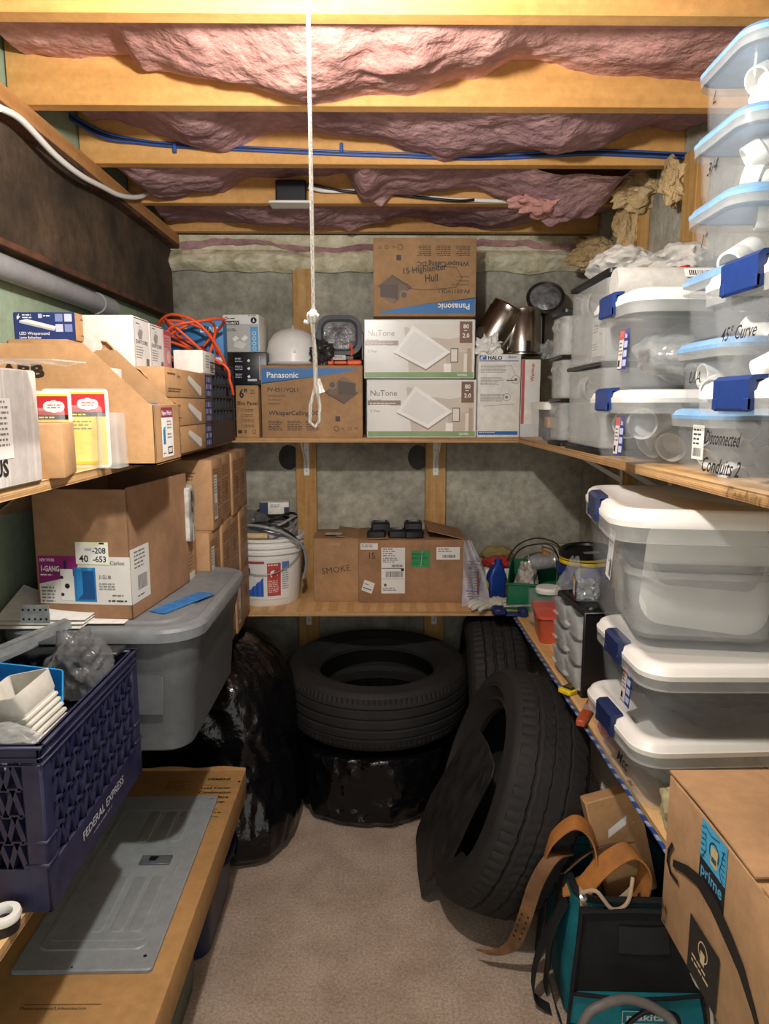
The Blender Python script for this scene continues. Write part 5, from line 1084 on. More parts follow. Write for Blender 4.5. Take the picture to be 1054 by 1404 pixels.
# grey tote with lid
t = thing('grey_tote', 'large grey plastic tote with lid carrying the open carton', 'storage box', (-.625, 1.815, LS))
X, Y, hT = .232, .315, .305
b = MB()
secs = [(0, X-.055, Y-.06, .05), (.008, X-.045, Y-.05, .055), (.20, X-.030, Y-.032, .07), (.225, X-.022, Y-.024, .075), (.24, X-.020, Y-.022, .075), (hT-.03, X-.012, Y-.014, .08), (hT-.01, X-.012, Y-.014, .08), (hT-.01, X-.016, Y-.018, .08), (.012, X-.052, Y-.058, .05)]
b.rr(secs, 8); b.build('body', GREYT, t, smooth=35)
b = MB(); b.prism([(.0-.14, .10), (.14, .10), (.14, .19), (.12, .205), (-.12, .205), (-.14, .19)], .004, T=Matrix(((1, 0, 0, 0), (0, 0, -1, -Y+.036), (0, 1, 0, 0), (0, 0, 0, 1))), bev=.002); b.build('end_panel', GREYT, t)
b = MB(); b.rr([(hT-.025, X-.002, Y-.002, .095), (hT-.003, X, Y, .10), (hT+.004, X-.004, Y-.004, .098), (hT+.008, X-.022, Y-.022, .085), (hT+.002, X-.030, Y-.030, .08), (hT+.002, X-.06, Y-.06, .06), (hT+.007, X-.066, Y-.066, .055)], 8); b.build('lid', mat('grey_lid', '#757a7d', .45, var=.05, scale=20), t, smooth=35)
prints(t, TR(.125, -.20, hT+.0085, rz=66), [('p', [(0, 0), (.20, .0), (.195, .052), (.005, .05)], mat('blue_tape', '#2f73b4', .6, var=.15, scale=60, bump=.6, bscale=40))], name='blue_tape')
zT = LS+hT+.008
# open carton on the tote
t = thing('open_carton', 'open brown carton with a blue electrical box label on the grey tote', 'box', (-.652, 1.765, zT), -6)
w_, d_, h_ = .225, .36, .300
for a, c, nm in (((-w_/2, -d_/2, 0), (w_/2, -d_/2+.004, h_), 'front_wall'), ((-w_/2, d_/2-.004, 0), (w_/2, d_/2, h_), 'back_wall'), ((-w_/2, -d_/2, 0), (-w_/2+.004, d_/2, h_), 'side_wall'), ((w_/2-.004, -d_/2, 0), (w_/2, d_/2, h_+.004), 'side_wall'), ((-w_/2, -d_/2, 0), (w_/2, d_/2, .004), 'bottom')):
    b = MB(); b.box(a, c, bev=.0015); b.build(nm, CARD3, t)
b = MB(); b.slab(lambda u, v: (-w_/2-.10*v, -d_/2+d_*u, h_ - .05*v-.02*v*v), .003, 4, 6); b.build('flap', CARD3, t)
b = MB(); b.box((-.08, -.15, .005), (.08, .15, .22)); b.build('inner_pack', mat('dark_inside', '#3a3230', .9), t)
P = [('r', .006, .034, w_-.006, .112, 'dcdad3'), ('p', [(.006, .146), (.108, .146), (.092, .100), (.006, .080)], '8e2273'), ('t', 'NEW WORK', .010, .133, .010, W_, {'b': .02, 'w': .036}), ('t', '1-GANG', .010, .110, .0175, W_, {'b': .03, 'w': .046}), ('t', 'Double nonsuch', .010, .098, .007, W_, {'w': .035})]
P[-1] = ('bars', .010, .100, .035, 1, .007, W_)
P += [('r', .090, .040, .052, .080, '2677b5'), ('p', [(.096, .045), (.138, .045), (.138, .112), (.096, .112)], '174f86'), ('p', [(.096, .045), (.110, .058), (.110, .112), (.096, .112)], '2f86c4'), ('r', .098, .114, .010, .006, '3f95d0'), ('r', .124, .114, .010, .006, '3f95d0'), ('r', .058, .042, .030, .074, 'e7e6e0'), ('c', .073, .076, .006, '222222'), ('c', .061, .096, .004, '333333'), ('c', .061, .056, .004, '333333'), ('r', .068, .116, .006, .020, '2a2a3a'), ('bars', .010, .070, .035, 5, .008, '777777'),
      ('t', '21 CU. IN.', .150, .095, .012, '222222', {'w': .030, 'b': .01}), ('bars', .150, .082, .04, 3, .006, '888888'), ('bars', .18, .055, .03, 1, .007, '777777'), ('bars', .17, .042, .045, 1, .008, '444444'), ('t', 'Carlon', .178, .128, .013, '4a4a4a', {'w': .034})]
P += [('r', .098, .128, .078, .052, 'e9efc4'), ('r', .100, .131, .074, .043, 'edece6'), ('t', '40', .106, .134, .022, '141414', {'b': .02}), ('t', '-208', .138, .154, .019, '141414', {'b': .02, 'w': .032}), ('t', '-653', .138, .134, .019, '141414', {'b': .02, 'w': .032}), ('t', '0000', .120, .160, .008, '333333'), ('r', .155, .175, .012, .004, '141414')]
prints(t, face_T('front', w_, d_, h_), P)
prints(t, face_T('right', w_, d_, h_), [('r', .0, .034, .10, .128, 'd3d1ca'), ('bc', .035, .06, .05, .035, '222222'), ('bars', .02, .15, .06, 5, .009, '666666'), ('bars', .03, .045, .04, 1, .008, '444444')])
# papers sticking out left of the carton
for k in range(3):
    b = MB(); b.slab(lambda u, v: (-.11+.20*u, -.06+.14*v, .0015+.003*k+.045*(1-u)**2*(.4+.3*k)*v), .0012, 12, 6); tag(b.build('paper_sheet', PAPER, smooth=70, loc=(-.74, 1.565+.012*k, zT+.001+.003*k)), ('bottom', 'middle', 'top')[k] + ' curled white paper sheet under the left side of the open carton', 'paper')
b = MB(); b.box((-.11, -.02, 0), (.09, .03, .0015)); tag(b.build('flat_paper', PAPER, smooth=0, loc=(-.66, 1.567, zT-.001)), 'flat white paper strip under the open carton on the grey lid', 'paper')

# navy milk crate
t = thing('milk_crate', 'navy milk crate with white lettering heaped with brackets and bags', 'crate', (-.683, 1.245, LS))
cw, cdp, ch = .33, .44, .282
crate(t, cw, cdp, ch, NAVY, .075, 10, 4, 'diag', bar=.008, dep=.014)
prints(t, face_T('right', cw, cdp, ch), [('t', 'FEDERAL EXPRESS', .125, .040, .023, 'b9b9c2', {'b': .01, 'w': .20}), ('bars', .17, .026, .09, 1, .010, '7c7c8c')], gap=.0012)
zc = LS+ch
b = MB(); b.box((-.14, -.19, .012), (.14, .19, .17), bev=.02); tag(b.build('packed_parts', mat('dark_parts', '#26272c', .6, scale=40, var=.3), loc=(-.683, 1.245, LS)), 'dark bagged parts filling the navy milk crate', 'parts', kind='stuff')
# things heaped in the crate
def square_adapter(loc, rot):
    t = thing('downspout_adapter', 'off-white square ribbed adapter on top of the navy crate', 'fitting', loc, rot=[R(a) for a in rot])
    m = mat('almond_plastic', '#d6d3c8', .4)
    b = MB(); prof = [(0, .042, .036, .006)]
    for k in range(6): prof += [(.010+k*.011, .042, .036, .006), (.0125+k*.011, .046, .040, .006), (.016+k*.011, .046, .040, .006), (.0185+k*.011, .042, .036, .006)]
    prof += [(.082, .047, .041, .008), (.115, .050, .044, .008), (.115, .0475, .0415, .007), (.08, .044, .038, .006), (.002, .039, .033, .004)]
    b.rr(prof, 3, cap1=True); b.build('body', m, t, smooth=30)
square_adapter((-.575, 1.15, zc-.055), (14, -16, -20))
t = thing('blue_wall_box', 'bright blue plastic electrical box at the left in the navy crate', 'electrical box', (-.665, 1.25, zc-.045), rot=(R(25), R(18), R(30)))
b = MB(); b.rr([(0, .055, .04, .006), (.075, .058, .043, .006), (.075, .055, .040, .005), (.004, .052, .037, .005)], 3); b.box((-.066, -.012, .02), (-.054, .012, .065), bev=.003); b.build('box', mat('bright_blue', '#2386c4', .4), t)
prints(t, face_T('front', .113, .083, .075), [('r', .02, .015, .06, .035, 'e7e6e0'), ('bc', .03, .025, .035, .018, '333333')], gap=.003)
crumple('plastic_bag', 'crumpled grey clear bag at the back of the navy crate', 'bag', (-.60, 1.36, zc-.06), (.055, .055, .075), mat('grey_film', '#77797b'), 91, .5, .5, 5)
crumple('plastic_bag', 'clear bag of metal bits at the near corner of the navy crate', 'bag', (-.60, 1.065, zc-.05), (.07, .035, .035), CLEARM, 92, .4, .4, 5)
crumple('plastic_bag', 'dark speckled bag at the left near side of the navy crate', 'bag', (-.76, 1.08, zc-.05), (.07, .06, .06), mat('speckled_bag', '#6c6f6d', .4, scale=50, col2='#2c2e2f'), 93, .4, .3)
t = carton('part_box', 'green small box in the near left of the navy crate', .05, .06, .05, (-.70, 1.06, zc-.02), mat('green_card', '#2f7a52', .5), seam=False, rot=(R(20), R(10), R(20)))
def angle_bar(label, p0, p1, w_=.022, plate=True):
    p0, p1 = Vector(p0), Vector(p1); L = (p1-p0).length; q = (p1-p0).to_track_quat('X', 'Z').to_matrix().to_4x4(); T = Matrix.Translation(p0) @ q
    t = thing('metal_bracket', label, 'bracket', p0, rot=q.to_euler())
    b = MB(); b.box((0, -w_/2, 0), (L, w_/2, .0016)); b.box((0, -w_/2, -w_*.7), (L, -w_/2+.0016, .0016)); b.build('arm', GALV, t, smooth=0)
    if plate:
        b = MB(); b.box((L-.002, -.028, -.024), (L, .028, .024), bev=.001)
        b.build('end_plate', GALV, t)
        b = MB()
        for yy in (-.018, 0, .018):
            for z_ in (-.012, .012): b.lathe([(.001, 0), (.0035, 0), (.0035, .0006), (.001, .0006)], 8, T=TR(L, yy, z_, ry=90))
        b.build('holes', BLACKP, t)
angle_bar('long galvanised bracket crossing over the navy crate towards the grey tote', (-.84, 1.14, zc+.03), (-.63, 1.40, zc+.085), .022, False)
b = MB(); b.box((-.03, -.001, -.02), (.03, .001, .02)); 
for k in range(5): b.box((-.026+.012*k, -.0016, -.012), (-.022+.012*k, .0016, -.008), mi=1); b.box((-.026+.012*k, -.0016, .008), (-.022+.012*k, .0016, .012), mi=1)
tag(b.build('perforated_plate', [GALV, BLACKP], smooth=0, loc=(-.715, 1.44, zc+.085)), 'perforated galvanised plate standing before the grey tote', 'plate')
angle_bar('short galvanised bracket at the far left in the navy crate', (-.85, 1.28, zc+.0), (-.70, 1.40, zc+.05), .026, False)
angle_bar('flat galvanised bracket at the left frame edge over the crate', (-.86, 1.34, zc+.07), (-.77, 1.30, zc+.03), .03)
b = MB(); b.box((-.12, -.025, 0), (.12, .025, .010), bev=.003); o = tag(b.build('slotted_bar', DARKP, loc=(-.65, 1.43, zc+.0)), 'dark slotted bar lying at the back rim of the navy crate', 'bar'); o.rotation_euler = (0, R(-3), R(-5))
# round white cap at the shelf's near end
t = thing('lidded_cup', 'small dark cup with white ring cap at the bottom left frame edge', 'cup', (-.595, 1.01-.02, LS))
t.location = at(5, 1258, Z=LS+.02); t.location.z = LS
b = MB(); b.lathe([(.001, 0), (.022, 0), (.024, .018), (.001, .018)], 24); b.build('cup', BLACKP, t)
b = MB(); b.lathe([(.012, .018), (.024, .018), (.026, .024), (.024, .030), (.014, .030), (.012, .026), (.012, .018)], 28); b.build('cap', WHITEP, t)
# ------------------------------------------------------------------ under the left shelves
def bin_box(label, x0, x1, y0, y1, h_, m, side=True):
    t = thing('storage_bin', label, 'storage box', ((x0+x1)/2, (y0+y1)/2, 0)); X, Y = (x1-x0)/2, (y1-y0)/2
    b = MB(); b.rr([(0, X-.03, Y-.03, .04), (.01, X-.022, Y-.022, .045), (h_-.05, X-.006, Y-.006, .05), (h_-.03, X-.004, Y-.004, .05), (h_-.03, X-.008, Y-.008, .048), (.012, X-.026, Y-.026, .045)], 6); b.build('body', m, t, smooth=35)
    b = MB(); b.rr([(h_-.034, X, Y, .055), (h_-.010, X, Y, .055), (h_-.002, X-.01, Y-.01, .05), (h_-.002, X-.03, Y-.03, .04)], 6); b.build('lid', m, t, smooth=35)
    b = MB(); b.tube(smooth_pts([(X-.012, -.07, h_-.10), (X+.014, -.06, h_-.10), (X+.020, 0, h_-.10), (X+.014, .06, h_-.10), (X-.012, .07, h_-.10)], 4), .008, 8); b.build('handle', m, t)
    return t
bin_box('dark blue floor bin with a side handle under the far end of the orange-brown carton', -.84, -.455, 1.76, 2.14, .332, mat('dark_blue_bin', '#1c2442', .4))
bin_box('dark green plastic bin on the floor under the near end of the orange carton', -.84, -.47, 1.06, 1.74, .332, mat('dark_green_bin', '#46564a', .45))
t = thing('long_carton', 'long flat orange-brown electrical panel carton lying across the two floor bins', 'box', (-.625, 1.53, .334))
w_, d_, h_ = .43, 1.08, .088
b = MB(); b.box((-w_/2, -d_/2, 0), (w_/2, d_/2, h_), bev=.003, seg=2); b.build('carton', CARDO, t)
b = MB(); b.slab(lambda u, v: (-w_/2+.001+(w_-.002)*u, d_/2-.002+.003*v, h_-.002+.012*v+.003*math.sin(u*17)*v), .003, 20, 2); b.build('raised_flap', CARDO, t)
q = '2b1c10'; P = [('t', 'SIEMENS', w_-.105, 1.02, .016, q, {'b': .03, 'w': .070}), ('t', 'Indoor', w_-.105, .990, .008, q), ('t', 'Load Center', w_-.115, .970, .018, q, {'b': .02, 'w': .090}), ('t', 'Combination', w_-.115, .945, .018, q, {'b': .02, 'w': .095}), ('t', 'Surface', w_-.082, .920, .018, q, {'b': .02, 'w': .060}), ('t', 'Cover', w_-.072, .895, .018, q, {'b': .02, 'w': .045}), ('t', 'Enclosure', w_-.078, .860, .010, q), ('bars', w_-.075, .845, .05, 1, .010, q), ('r', w_-.075, .825, .045, .0015, q), ('bars', w_-.22, 1.01, .07, 6, .010, '7a5530'), ('c', w_-.007, 1.01, .004, '120c08')]
for k in range(7): pass
P += [('t', 'Development/Urbanizacion', .165, .195, .009, q, {'w': .125}), ('r', .170, .206, .145, .001, q), ('t', 'Address/Direccion', .155, .142, .010, q, {'w': .085}), ('r', .155, .156, .150, .001, q), ('r', .150, .108, .150, .001, q)]
prints(t, face_T('top', w_, d_, h_), P)
# grey load-centre cover
t = thing('panel_cover', 'grey painted steel breaker panel cover lying on the orange carton', 'panel cover', (-.598, 1.590, .334+h_+.001), .6)
w_, d_ = .283, .642
b = MB(); b.rr([(0, w_/2, d_/2, .010), (.006, w_/2, d_/2, .010), (.008, w_/2-.003, d_/2-.003, .010), (.008, w_/2-.030, d_/2-.052, .022), (.0105, w_/2-.033, d_/2-.055, .022)], 5); b.build('plate', GREYP, t, smooth=25)
b = MB()
for x0 in (-.01, .035, .075):
    for y0, hy in ((.165, .070), (-.130, .092)):
        b = MB(); b.rr([(.0100, .0165, hy, .010, x0, y0), (.0122, .0130, hy-.004, .009, x0, y0)], 4); b.build('door_rib', GREYP, t, smooth=25)
b = MB(); b.rr([(.0100, .107, .245, .02, .003, .0), (.0112, .105, .243, .02, .003, 0), (.0112, .102, .240, .02, .003, 0), (.0100, .101, .239, .02, .003, 0)], 4, cap1=False); b.build('door_edge', GREYP, t, smooth=25)
b = MB(); b.box((.012, .002, .010), (.088, .038, .015), bev=.002); la = b.build('latch', mat('dark_grey_latch', '#5b6367', .4), t)
b = MB(); b.prism([(.034, .014), (.034, .030), (.056, .030), (.050, .014)], .0012, T=TR(0, 0, .0148)); b.build('latch_pocket', BLACKP, la, smooth=0)
for x, y in ((.118, -.285), (-.02, -.312), (.122, .300), (.128, .302)):
    b = MB(); b.lathe([(.0005, .0083), (.004 if y == -.285 else .0022, .0083), (.0035 if y == -.285 else .002, .0088), (.0005, .0088)], 10, T=TR(x, y, 0)); b.build('screw_hole', BLACKP, t)

# ------------------------------------------------------------------ black bags
def liner(name, label, prof, sec, loc, seed, amp=.035, fine=.022, m=BAGM, nu=150, nv=90):
    """bag wall around a vertical axis: prof(v)->(rx, ry, z, cx, cy); angular crinkles and folds"""
    o3 = Vector((seed*3.3, seed*1.7, seed*.9)); b = MB(); rings = []
    for j in range(nv+1):
        v = j/nv; rx, ry, z, cx_, cy_ = prof(v); ring = []
        for i in range(nu):
            a = 2*PI*i/nu; c, s = math.cos(a), math.sin(a); e = sec
            ux = math.copysign(abs(c)**e, c); uy = math.copysign(abs(s)**e, s)
            q = Vector((c*1.6, s*1.6, z*3)) + o3
            f = 1 + amp*2*noise.noise(q) - fine*2.2*abs(noise.noise(Vector((c*3.2 + z*3, s*3.2, z*4)) + o3)) - fine*1.3*abs(noise.noise(Vector((c*6, s*6 - z*7, z*9)) + o3))
            f += fine*.35*noise.noise(Vector((c*14 + z*9, s*14, z*14)))
            ring.append((cx_ + ux*rx*f, cy_ + uy*ry*f, max(.001, z + .012*noise.noise(q*2.2)*math.sin(PI*v))))
        rings.append(ring)
    b.loft(rings); return tag(b.build(name, m, smooth=28, loc=loc), label, 'bag')
def prof_left(v):
    z = .72*v; r = 1.0
    if v < .06: r = .86 + .14*v/.06
    r *= 1 + .04*math.sin(v*11) - (.14*max(0, v-.40)/.6)
    if v > .80: r *= math.sqrt(max(.02, 1 - ((v-.80)/.205)**2))
    return (.262*r, .30*r, z - (.02 if v > .98 else 0), .02*math.sin(v*4) + .03*(1-v), -.06*(1-v)**1.5 + .05*v)
liner('black_rubbish_bag', 'tall glossy black plastic bag standing on the floor at the left back corner', prof_left, .8, (-.585, 2.50, 0), 3)
def prof_mid(v):
    z = .31*v; r = 1.0
    if v < .1: r = .93 + .07*v/.1
    if v > .85: r = 1 - .5*((v-.85)/.15)**2
    return (.325*r, .355*r, z, -.01, 0)
liner('black_rubbish_bag', 'wide low black plastic bag on the floor beneath the lying tire', prof_mid, .9, (.0, 2.74, 0), 7, .02, .03)

# ------------------------------------------------------------------ tires
def tire(label, Ro, W, Ri, loc, rot, grooves=4, sipe=120, gd=.008, block=False):
    t = thing('tire', label, 'tire', loc, rot=rot); H = W/2
    tw = H*.80; z = []; n = 44
    pts = []
    for k in range(n+1):
        zz = -tw + 2*tw*k/n; f = (zz+tw)/(2*tw); r = Ro - .012*abs(2*f-1)**2.5; g = 0
        for gi in range(grooves):
            gc = (gi+1)/(grooves+1)
            if abs(f-gc) < .017: g = gd
        pts.append((r-g, zz, abs(2*f-1) > .74, f))
    seg = sipe*3; b = MB(); rings = []
    for r, zz, sh, f in pts:
        ring = []
        for i in range(seg):
            a = 2*PI*i/seg; d = 0
            ph = (i + (int((f*5)) * 1 if block else 0)) % 3
            if sh and ph == 0: d = .0035
            elif block and ph == 0 and int(f*25) % 5 not in (2,): d = .003
            wob = .006*W*math.sin(a*sipe/2) if block else 0
            ring.append(((r-d)*math.cos(a), (r-d)*math.sin(a), zz + wob))
        rings.append(ring)
    b.loft(rings, cap0=False, cap1=False); b.build('tread', RUBBER, t, smooth=25)
    for s in (-1, 1):
        b = MB(); sd = [(Ro-.012, tw*s), (Ro-.020, (tw+.012)*s), (Ro-.030, (tw+.017)*s), (Ro-.033, (tw+.016)*s), (Ro-.05, (H-.003)*s), (Ro-.065, H*s), (Ro-.068, (H-.002)*s), (Ro-.075, (H)*s), ((Ro+Ri)/2-.01, (H-.004)*s), (Ri+.03, (H-.022)*s), (Ri+.022, (H-.019)*s), (Ri+.015, (H-.030)*s), (Ri, (H-.045)*s), (Ri, (H-.060)*s), (Ri+.012, (H-.062)*s), ((Ro+Ri)/2, (H-.02)*s), (Ro-.03, (tw-.01)*s), (Ro-.022, (tw-.03)*s)]
        b.lathe(sd, 110); w_ = b.build('sidewall', RUBBER, t, smooth=30)
        # raised lettering-like ribs on the shoulder
        b = MB()
        for k in range(10):
            a0 = k*.075 + .7
            T = TR(rz=math.degrees(a0)) @ TR((Ro+Ri)/2+.004, 0, (H-.0035)*s)
            b.box((-.012, -.0045, -.0012), (.012, .0045, .0012), T=T, bev=.0008)
        b.build('raised_marks', RUBBER, w_, smooth=0)
    b = MB(); b.lathe([(Ro-.020, -tw+.01), (Ro-.018, 0), (Ro-.020, tw-.01)], 110); 
    for k in range(150):
        pass
    b.build('inner_liner', mat('inner_rubber', '#1f1e1e', .6, kind='wave', scale=60, stretch=(1, 1, 1), col2='#2b2a29'), t, smooth=60)
    return t
tire('worn car tire lying flat on the black bag below the lower back shelf', .366, .235, .228, (.0, 2.725, .318+.1175), (R(1.5), 0, 0), 4, 110)
tire('upright tire in the back right corner behind the leaning tire', .352, .235, .225, (.475, 2.765, .353), (0, R(90), R(-3)), 4, 80, block=True)
tire('large upright tire with a blocky tread leaning against the right shelf', .360, .245, .225, (.40, 2.05, .372), (0, R(90+20), 0), 3, 74, block=True)

# dark plastic shield leaning on the tire
A_ = Vector((.134, 2.02, .002)); vv = Vector((-.10, .96, .0)).normalized(); ww = Vector((.40, .05, .90)).normalized(); nn = vv.cross(ww).normalized()
def on(x, y):
    r = at(x, y, Y=1.0) - Vector((0, 0, CAM_H)); t_ = (A_ - Vector((0, 0, CAM_H))).dot(nn)/r.dot(nn); return Vector((0, 0, CAM_H)) + r*t_
poly = [on(*p) for p in ((577, 1230), (584, 1228), (617, 1182), (645, 1120), (674, 1066), (678, 1050), (668, 1020), (655, 1000), (640, 1012), (612, 1055), (590, 1090), (572, 1135), (569, 1150), (572, 1195))]
P2 = [((p-A_).dot(vv), (p-A_).dot(ww)) for p in poly]
T = Matrix(((vv.x, ww.x, nn.x, 0), (vv.y, ww.y, nn.y, 0), (vv.z, ww.z, nn.z, 0), (0, 0, 0, 1)))
t = thing('splash_shield', 'dark flat plastic splash shield leaning against the large upright tire', 'shield', A_)
b = MB(); b.prism(P2, .007, T=T, bev=.002); b.build('shield', mat('scuffed_black', '#2b2a29', .5, scale=30, stretch=(1, 1, .2), var=.25, bump=.2, bscale=60), t, smooth=0)
b = MB(); cx_ = sum(p[0] for p in P2)/len(P2); cy_ = sum(p[1] for p in P2)/len(P2)
sgn = -1 if nn.dot(Vector((0, 0, CAM_H)) - A_) < 0 else 1
off = T @ Vector((0, 0, -.001 if sgn < 0 else .0065))
b.prism([(cx_+(x-cx_)*.80, cy_+(y-cy_)*.84) for x, y in P2], .0035, T=Matrix.Translation(nn*(-.003 if sgn < 0 else .0065)) @ T); b.build('raised_field', mat('scuffed_black', '#2b2a29'), t, smooth=0)
b = MB()
for k in range(5):
    f = .50 + .09*k; q0 = (cx_-.055+.02*k, cy_-.05); q1 = (cx_-.02+.02*k, cy_+.03); d = Vector((q1[0]-q0[0], q1[1]-q0[1], 0))
    b.box((0, -.0015, 0), (d.length, .0015, .002), T=Matrix.Translation(nn*(-.0045 if sgn < 0 else .0098)) @ T @ TR(q0[0], q0[1], 0, rz=math.degrees(math.atan2(d.y, d.x))))
b.build('grooves', BLACKP, t, smooth=0)
# small hardware by the tire
p = put(603, 1212, 0); t = thing('putty_knife', 'small black tool with a metal tongue on the carpet below the splash shield', 'tool', (p.x+.01, p.y+.02, 0), 20)
b = MB(); b.lathe([(.001, 0), (.030, 0), (.032, .01), (.028, .022), (.001, .024)], 24); b.build('base', BLACKP, t)
b = MB(); b.prism([(-.045, -.004), (-.012, -.014), (.004, -.010), (.004, .010), (-.012, .012), (-.045, .003)], .003, T=TR(0, 0, .023)); b.lathe([(.001, .026), (.004, .026), (.003, .030), (.001, .030)], 10, T=TR(-.005)); b.build('tongue', GALV, t)
t = thing('caster', 'black part with a steel bolt resting inside the large upright tire', 'part', (.375, 2.02, .158), rot=(R(10), R(70), R(10)))
b = MB(); b.lathe([(.001, -.012), (.028, -.012), (.030, 0), (.028, .012), (.001, .012)], 24); b.build('wheel', BLACKP, t)
b = MB(); b.lathe([(.001, -.022), (.006, -.022), (.006, .022), (.001, .022)], 12); b.build('bolt', GALV, t)

# white pipe under the right shelf, lying on a low carton and on the tool bag's rim
t = carton('small_carton', 'brown carton on the floor under the far end of the white pipe', .20, .20, .352, (.765, 2.78, 0), CARD, seam=True)
pr = .062; t = thing('pvc_pipe', 'thick white plastic pipe with blue lettering lying under the right lower shelf', 'pipe', (.690, 1.83, .352+pr+.001), 0)
b = MB(); b.lathe([(pr-.005, 0), (pr, .001), (pr, 1.05), (pr-.005, 1.05), (pr-.005, 0)], 48, T=TR(rx=-90)); b.build('pipe', mat('offwhite_pipe', '#dcd9cb', .5, var=.02, wear=.06), t)
def on_pipe(items):
    o = prints(t, Matrix.Identity(4), items, gap=0)
    for v in o.data.vertices:
        u, q, n = v.co; a = R(150) - q/pr; v.co = Vector(((pr+.0006+n)*math.cos(a), 1.05-u, (pr+.0006+n)*math.sin(a)))
on_pipe([('t', 'WWW.ASTM.ORG', .62, .0, .026, '39568f', {'w': .20}), ('t', 'CONFORMS TO ASTM', .88, .0, .026, '5a6a8a', {'w': .26}), ('t', 'FOR SEWER', .14, .0, .026, '3c4659', {'w': .16})])

# ------------------------------------------------------------------ tool bag
t = thing('tool_bag', 'open teal and black fabric tool bag on the carpet at the lower right', 'bag', (.645, 1.755, 0), -2)
CBX = .0
secs = [(0, .165, .145, .05, .015, -.03), (.012, .176, .158, .05, .015, -.03), (.12, .172, .158, .06, .010, -.032), (.24, .158, .152, .06, .004, -.032), (.335, .145, .146, .055, .002, -.032), (.335, .135, .136, .05, .002, -.032), (.24, .146, .140, .05, .004, -.032), (.03, .155, .135, .05, 0.015, -.03)]
b = MB(); b.rr(secs, 8); b.build('body', TEAL, t, smooth=50)
b = MB()
b.tube(smooth_pts([(-.010+sx*(.140-.01), sy*(.178-.01), .337) for sx, sy in ((-1, -1), (1, -1), (1, 1), (-1, 1))], 1), .0001, 4) if 0 else None
ringp = []
for k, (sx, sy) in enumerate(((1, 1), (-1, 1), (-1, -1), (1, -1))):
    for i in range(7):
        a = k*PI/2 + i*PI/12; ringp.append((.002 + sx*(.141-.05) + .05*math.cos(a), -.032 + sy*(.142-.05) + .05*math.sin(a), .336))
b.tube(ringp, .010, 8, closed=True); b.build('rim', BLKF, t)
# front pocket: black field above, teal below, both slightly proud
def fr(u, v, o_): # on the leaning front: u -1..1, v 0..1
    z = .010 + .322*v; hx = .178 - .045*v; y = -.187 + .006*v - o_; return (u*hx + .01 - .02*v, y, z)
b = MB(); b.slab(lambda u, v: fr((u*2-1)*.97, .30+.68*v, .016 + .010*math.sin(PI*u)*math.sin(PI*v)), .015, 16, 12); b.build('front_pocket', BLKF, t, smooth=50)
b = MB(); b.slab(lambda u, v: fr((u*2-1)*.97, .02+.28*v, .018 + .012*math.sin(PI*u)), .016, 16, 8); b.build('lower_panel', mat('teal_light', '#14808e', .6, var=.08, scale=14, bump=.3, bscale=180, bdist=.002), t, smooth=50)
b = MB(); b.tube([fr(a, c, .022) for a, c in ((-.95, .98), (0, .995), (.95, .98), (.97, .5), (.97, .02), (0, .01), (-.97, .02), (-.97, .5))] , .006, 8, closed=True); b.tube([fr(-.95, .30, .024), fr(-.5, .29, .030), (fr(0, .285, .034)), fr(.5, .29, .030), fr(.95, .30, .024)], .005, 8); b.build('piping', BLKF, t)
b = MB(); b.slab(lambda u, v: fr(-.30+.85*u, .66+.22*v, .0285+.004*math.sin(PI*u)), .003, 6, 4); b.build('pocket_window', mat('black_mesh', '#212226', .7), t)
T = Matrix(((1, 0, 0, -.035), (0, .02, -1, -.216), (0, 1, .02, .040), (0, 0, 0, 1)))
prints(t, T, [('r', 0, 0, .115, .036, 'c9d0d0'), ('r', .002, .002, .111, .032, '137583'), ('t', 'makita', .010, .010, .026, 'c9d0d0', {'b': .02, 'w': .092})], name='logo_patch', gap=.010)
b = MB(); b.lathe([(.001, 0), (.009, 0), (.009, .003), (.001, .005)], 16, T=TR(-.130, -.178, .345, rx=40)); b.build('rivet', GALV, t)
# side straps and back flap
for y in (-.09, .03):
    b = MB(); b.slab(lambda u, v: (-.193 + .045*v - .006*math.sin(PI*v), y - .02 + .04*u + .03*v, .01 + .33*v), .004, 3, 10); b.build('side_strap', BLKF, t)
b = MB(); b.slab(lambda u, v: (-.15 + .03 + .30*u, .105 + .02*v, .30 + .12*v*math.sin(PI*min(1, max(0, u)))**.5), .006, 14, 6); b.build('back_flap', BLKF, t, smooth=60)
b = MB(); b.slab(lambda u, v: (-.15 + .28*u, -.16 + .26*v, .17 + .02*math.sin(u*5)), .004, 6, 6); b.build('inner_divider', BLKF, t)
for k, (dx, dy) in enumerate(((-.225, -.10), (-.205, -.135))):
    b = MB(); P_ = smooth_pts([(-.155, -.12, .30), (-.185-.01*k, dy, .22), (dx, dy-.01, .12), (dx-.01+.03*k, dy-.03, .03), (dx+.03, dy-.05, .006)], 5)
    b.loft([[(p.x, p.y-.018, p.z), (p.x, p.y+.018, p.z), (p.x+.003, p.y+.018, p.z), (p.x+.003, p.y-.018, p.z)] for p in P_]); b.build('shoulder_strap', BLKF, t, smooth=40)
